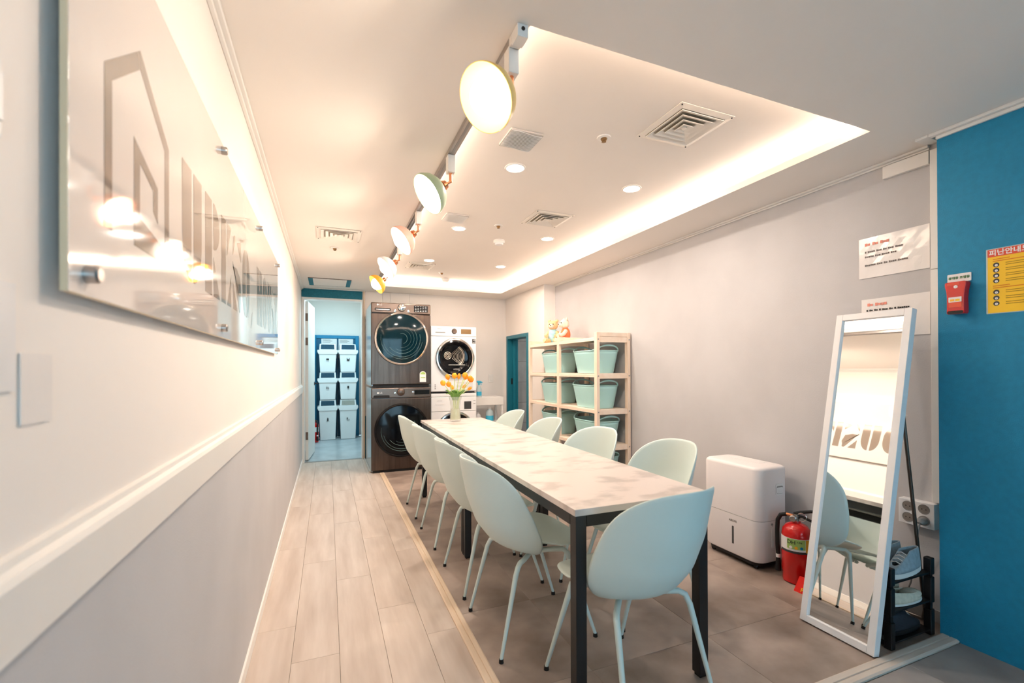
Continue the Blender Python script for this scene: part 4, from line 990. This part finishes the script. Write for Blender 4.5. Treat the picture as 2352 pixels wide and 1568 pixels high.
def notice(label, y0, y1, z0, z1, lines, material='laminate', tilt=0):
    t = thing('notice_sheet', label, 'notice', (XR-.0025, (y0+y1)/2, (z0+z1)/2), 0, None, (R(tilt), 0, 0))
    w, h = (y1-y0)/2, (z1-z0)/2
    m = MB(); n = 10; vs = []
    for i in range(n+1):
        for j in range(7):
            vs.append((-.001-.0010*math.sin(i*1.7+j*.9)*math.sin(j*1.3)*(1 if 0 < i < n and 0 < j < 6 else 0), w-2*w*i/n, -h+2*h*j/6))
    m.add(vs, [(i*7+j, i*7+j+1, (i+1)*7+j+1, (i+1)*7+j) for i in range(n) for j in range(6)]).build('sheet', material, t, solid=.0006)
    for ws_, sz, mt, yy, zz in lines:      # rows of print too small to read in the photograph
        m = MB(); u = yy
        for q in ws_:
            for c in range(q):
                hh = sz*(.42 if c % 2 else .5); m.box(-.0034, w-u-sz*.72, h-zz-hh, -.0030, w-u, h-zz+hh*(.6 if c % 3 else .9)); u += sz*.86
            u += sz*.55
        m.build('print_line', mt, t)
    return t
notice('wide laminated notice with red heading taped high on the grey wall', 1.243, 1.553, 1.675, 1.887,
       [((2, 2, 3), .016, 'inkred', .03, .035), ((1, 4, 3, 2, 3, 4), .010, 'inkpale', .03, .075), ((5, 3, 4, 3), .010, 'inkpale', .03, .10), ((6, 3, 2, 4, 5), .010, 'inkpale', .03, .145)], tilt=0)
notice('laminated notice with red heading partly hidden behind the mirror top', 1.243, 1.542, 1.36, 1.562,
       [((2, 4), .016, 'inkred', .03, .03), ((1, 2, 2, 1, 3, 2, 1, 6), .010, 'ink', .025, .06)], 'paper')

# ------------------------------------------------------------------ blue wall: torch, plate, evacuation poster
lt = thing('emergency_torch', 'red portable emergency torch in its holder on the blue wall', 'torch', (XBL, 1.088, 1.43))
pf = [(-.030, .006), (-.026, .001), (.026, .001), (.030, .006), (.029, .07), (.031, .10), (.036, .125), (.036, .136), (.032, .140), (-.032, .140), (-.036, .136), (-.036, .125), (-.031, .10), (-.029, .07)]
MB().prism([(-a, b) for a, b in pf][::-1], .0005, .038, FACEW).build('body', 'red', lt, bevel=.008, seg=3)
MB().prism(rrect(-.027, .002, .027, .015, .006), .034, .0385, FACEW).build('lens_slot', 'black', lt)
MB().prism(rrect(-.022, .03, .022, .056, .002), .0382, .0392, FACEW).build('label_red', 'coral', lt)
q = MB().prism(rrect(-.022, .052, .022, .074, .002), .0384, .0396, FACEW).build('label', 'paper', lt)
MB().prism(rrect(-.017, .056, -.002, .065, .001), .0396, .0402, FACEW).build('label_block', 'yelloworange', q); MB().prism(rrect(.001, .056, .016, .065, .001), .0396, .0402, FACEW).build('label_block', 'yellow', q)
MB().prism(rrect(-.026, .125, .014, .136, .002), .0382, .0392, FACEW).build('top_sticker', 'coral', lt)
MB().lathe([(.001, .001), (.007, 0)], 16, T((-.0385, -.002, .118)) @ FACEW, cap=False).build('charge_lamp', 'paper', lt)
pl = thing('name_plate', 'small white plate with green Korean letters above the red torch', 'sign', (XBL, 1.089, 1.590))
MB().prism(rrect(-.040, -.018, .040, .018, .003), .0005, .004, FACEW).build('plate', 'paper', pl)
text('휴대용 조명등', .0125, 'greentext', pl, T((-.0046, 0, 0)) @ FACEW, 'lettering', 'CENTER', .0003, .0004)
po = thing('evacuation_poster', 'yellow evacuation poster with red heading and round pictures on the blue wall', 'poster', (XBL, .895, 1.555))
MB().prism(rrect(-.107, -.134, .107, .134, .003), .0005, .0022, FACEW).build('clear_backing', 'clearplastic', po)
pgm = MB().prism([(-.102, -.131), (.105, -.131), (.105, .131), (-.102, .131)], .0022, .003, FACEW).build('sheet', 'yellow', po)
MB().prism([(-.102, .100), (.105, .100), (.105, .131), (-.102, .131)], .003, .0034, FACEW).build('heading_band', 'coral', pgm)
text('피난안내도', .026, 'paper', po, T((-.0038, .038, .1145)) @ FACEW, 'lettering', 'CENTER', .0003, .0006)
zz = .092
for k, (z, kind) in enumerate(((.088, 'h'), (.066, 'i'), (.044, 'i'), (.022, 'i'), (.0, 'i'), (-.022, 'h'), (-.046, 'i'), (-.070, 'i'), (-.093, 'i'))):
    if kind == 'h':
        for q, wd_ in enumerate((.05, .16)): MB().prism([(-.086, z-q*.008), (-.086+wd_, z-q*.008), (-.086+wd_, z-q*.008+.003), (-.086, z-q*.008+.003)], .003, .0035, FACEW).build('print_line', 'inkorange', pgm)
    else:
        MB().lathe([(.0095, .0), (.0095, .0006), (.001, .0006)], 18, T((-.003, .076, z)) @ FACEW, cap=False).build('picture_dot', 'darkgrey', pgm)
        MB().lathe([(.0048, .0), (.0048, .0004), (.001, .0004)], 12, T((-.0036, .0755, z-.002)) @ FACEW, cap=False).build('picture_dot', 'paper', pgm)
        for q, wd_ in enumerate((.055, .075)): MB().prism([(-.048, z+.003-q*.008), (-.048+wd_, z+.003-q*.008), (-.048+wd_, z+.0052-q*.008), (-.048, z+.0052-q*.008)], .003, .0035, FACEW).build('print_line', 'inkyellow', pgm)
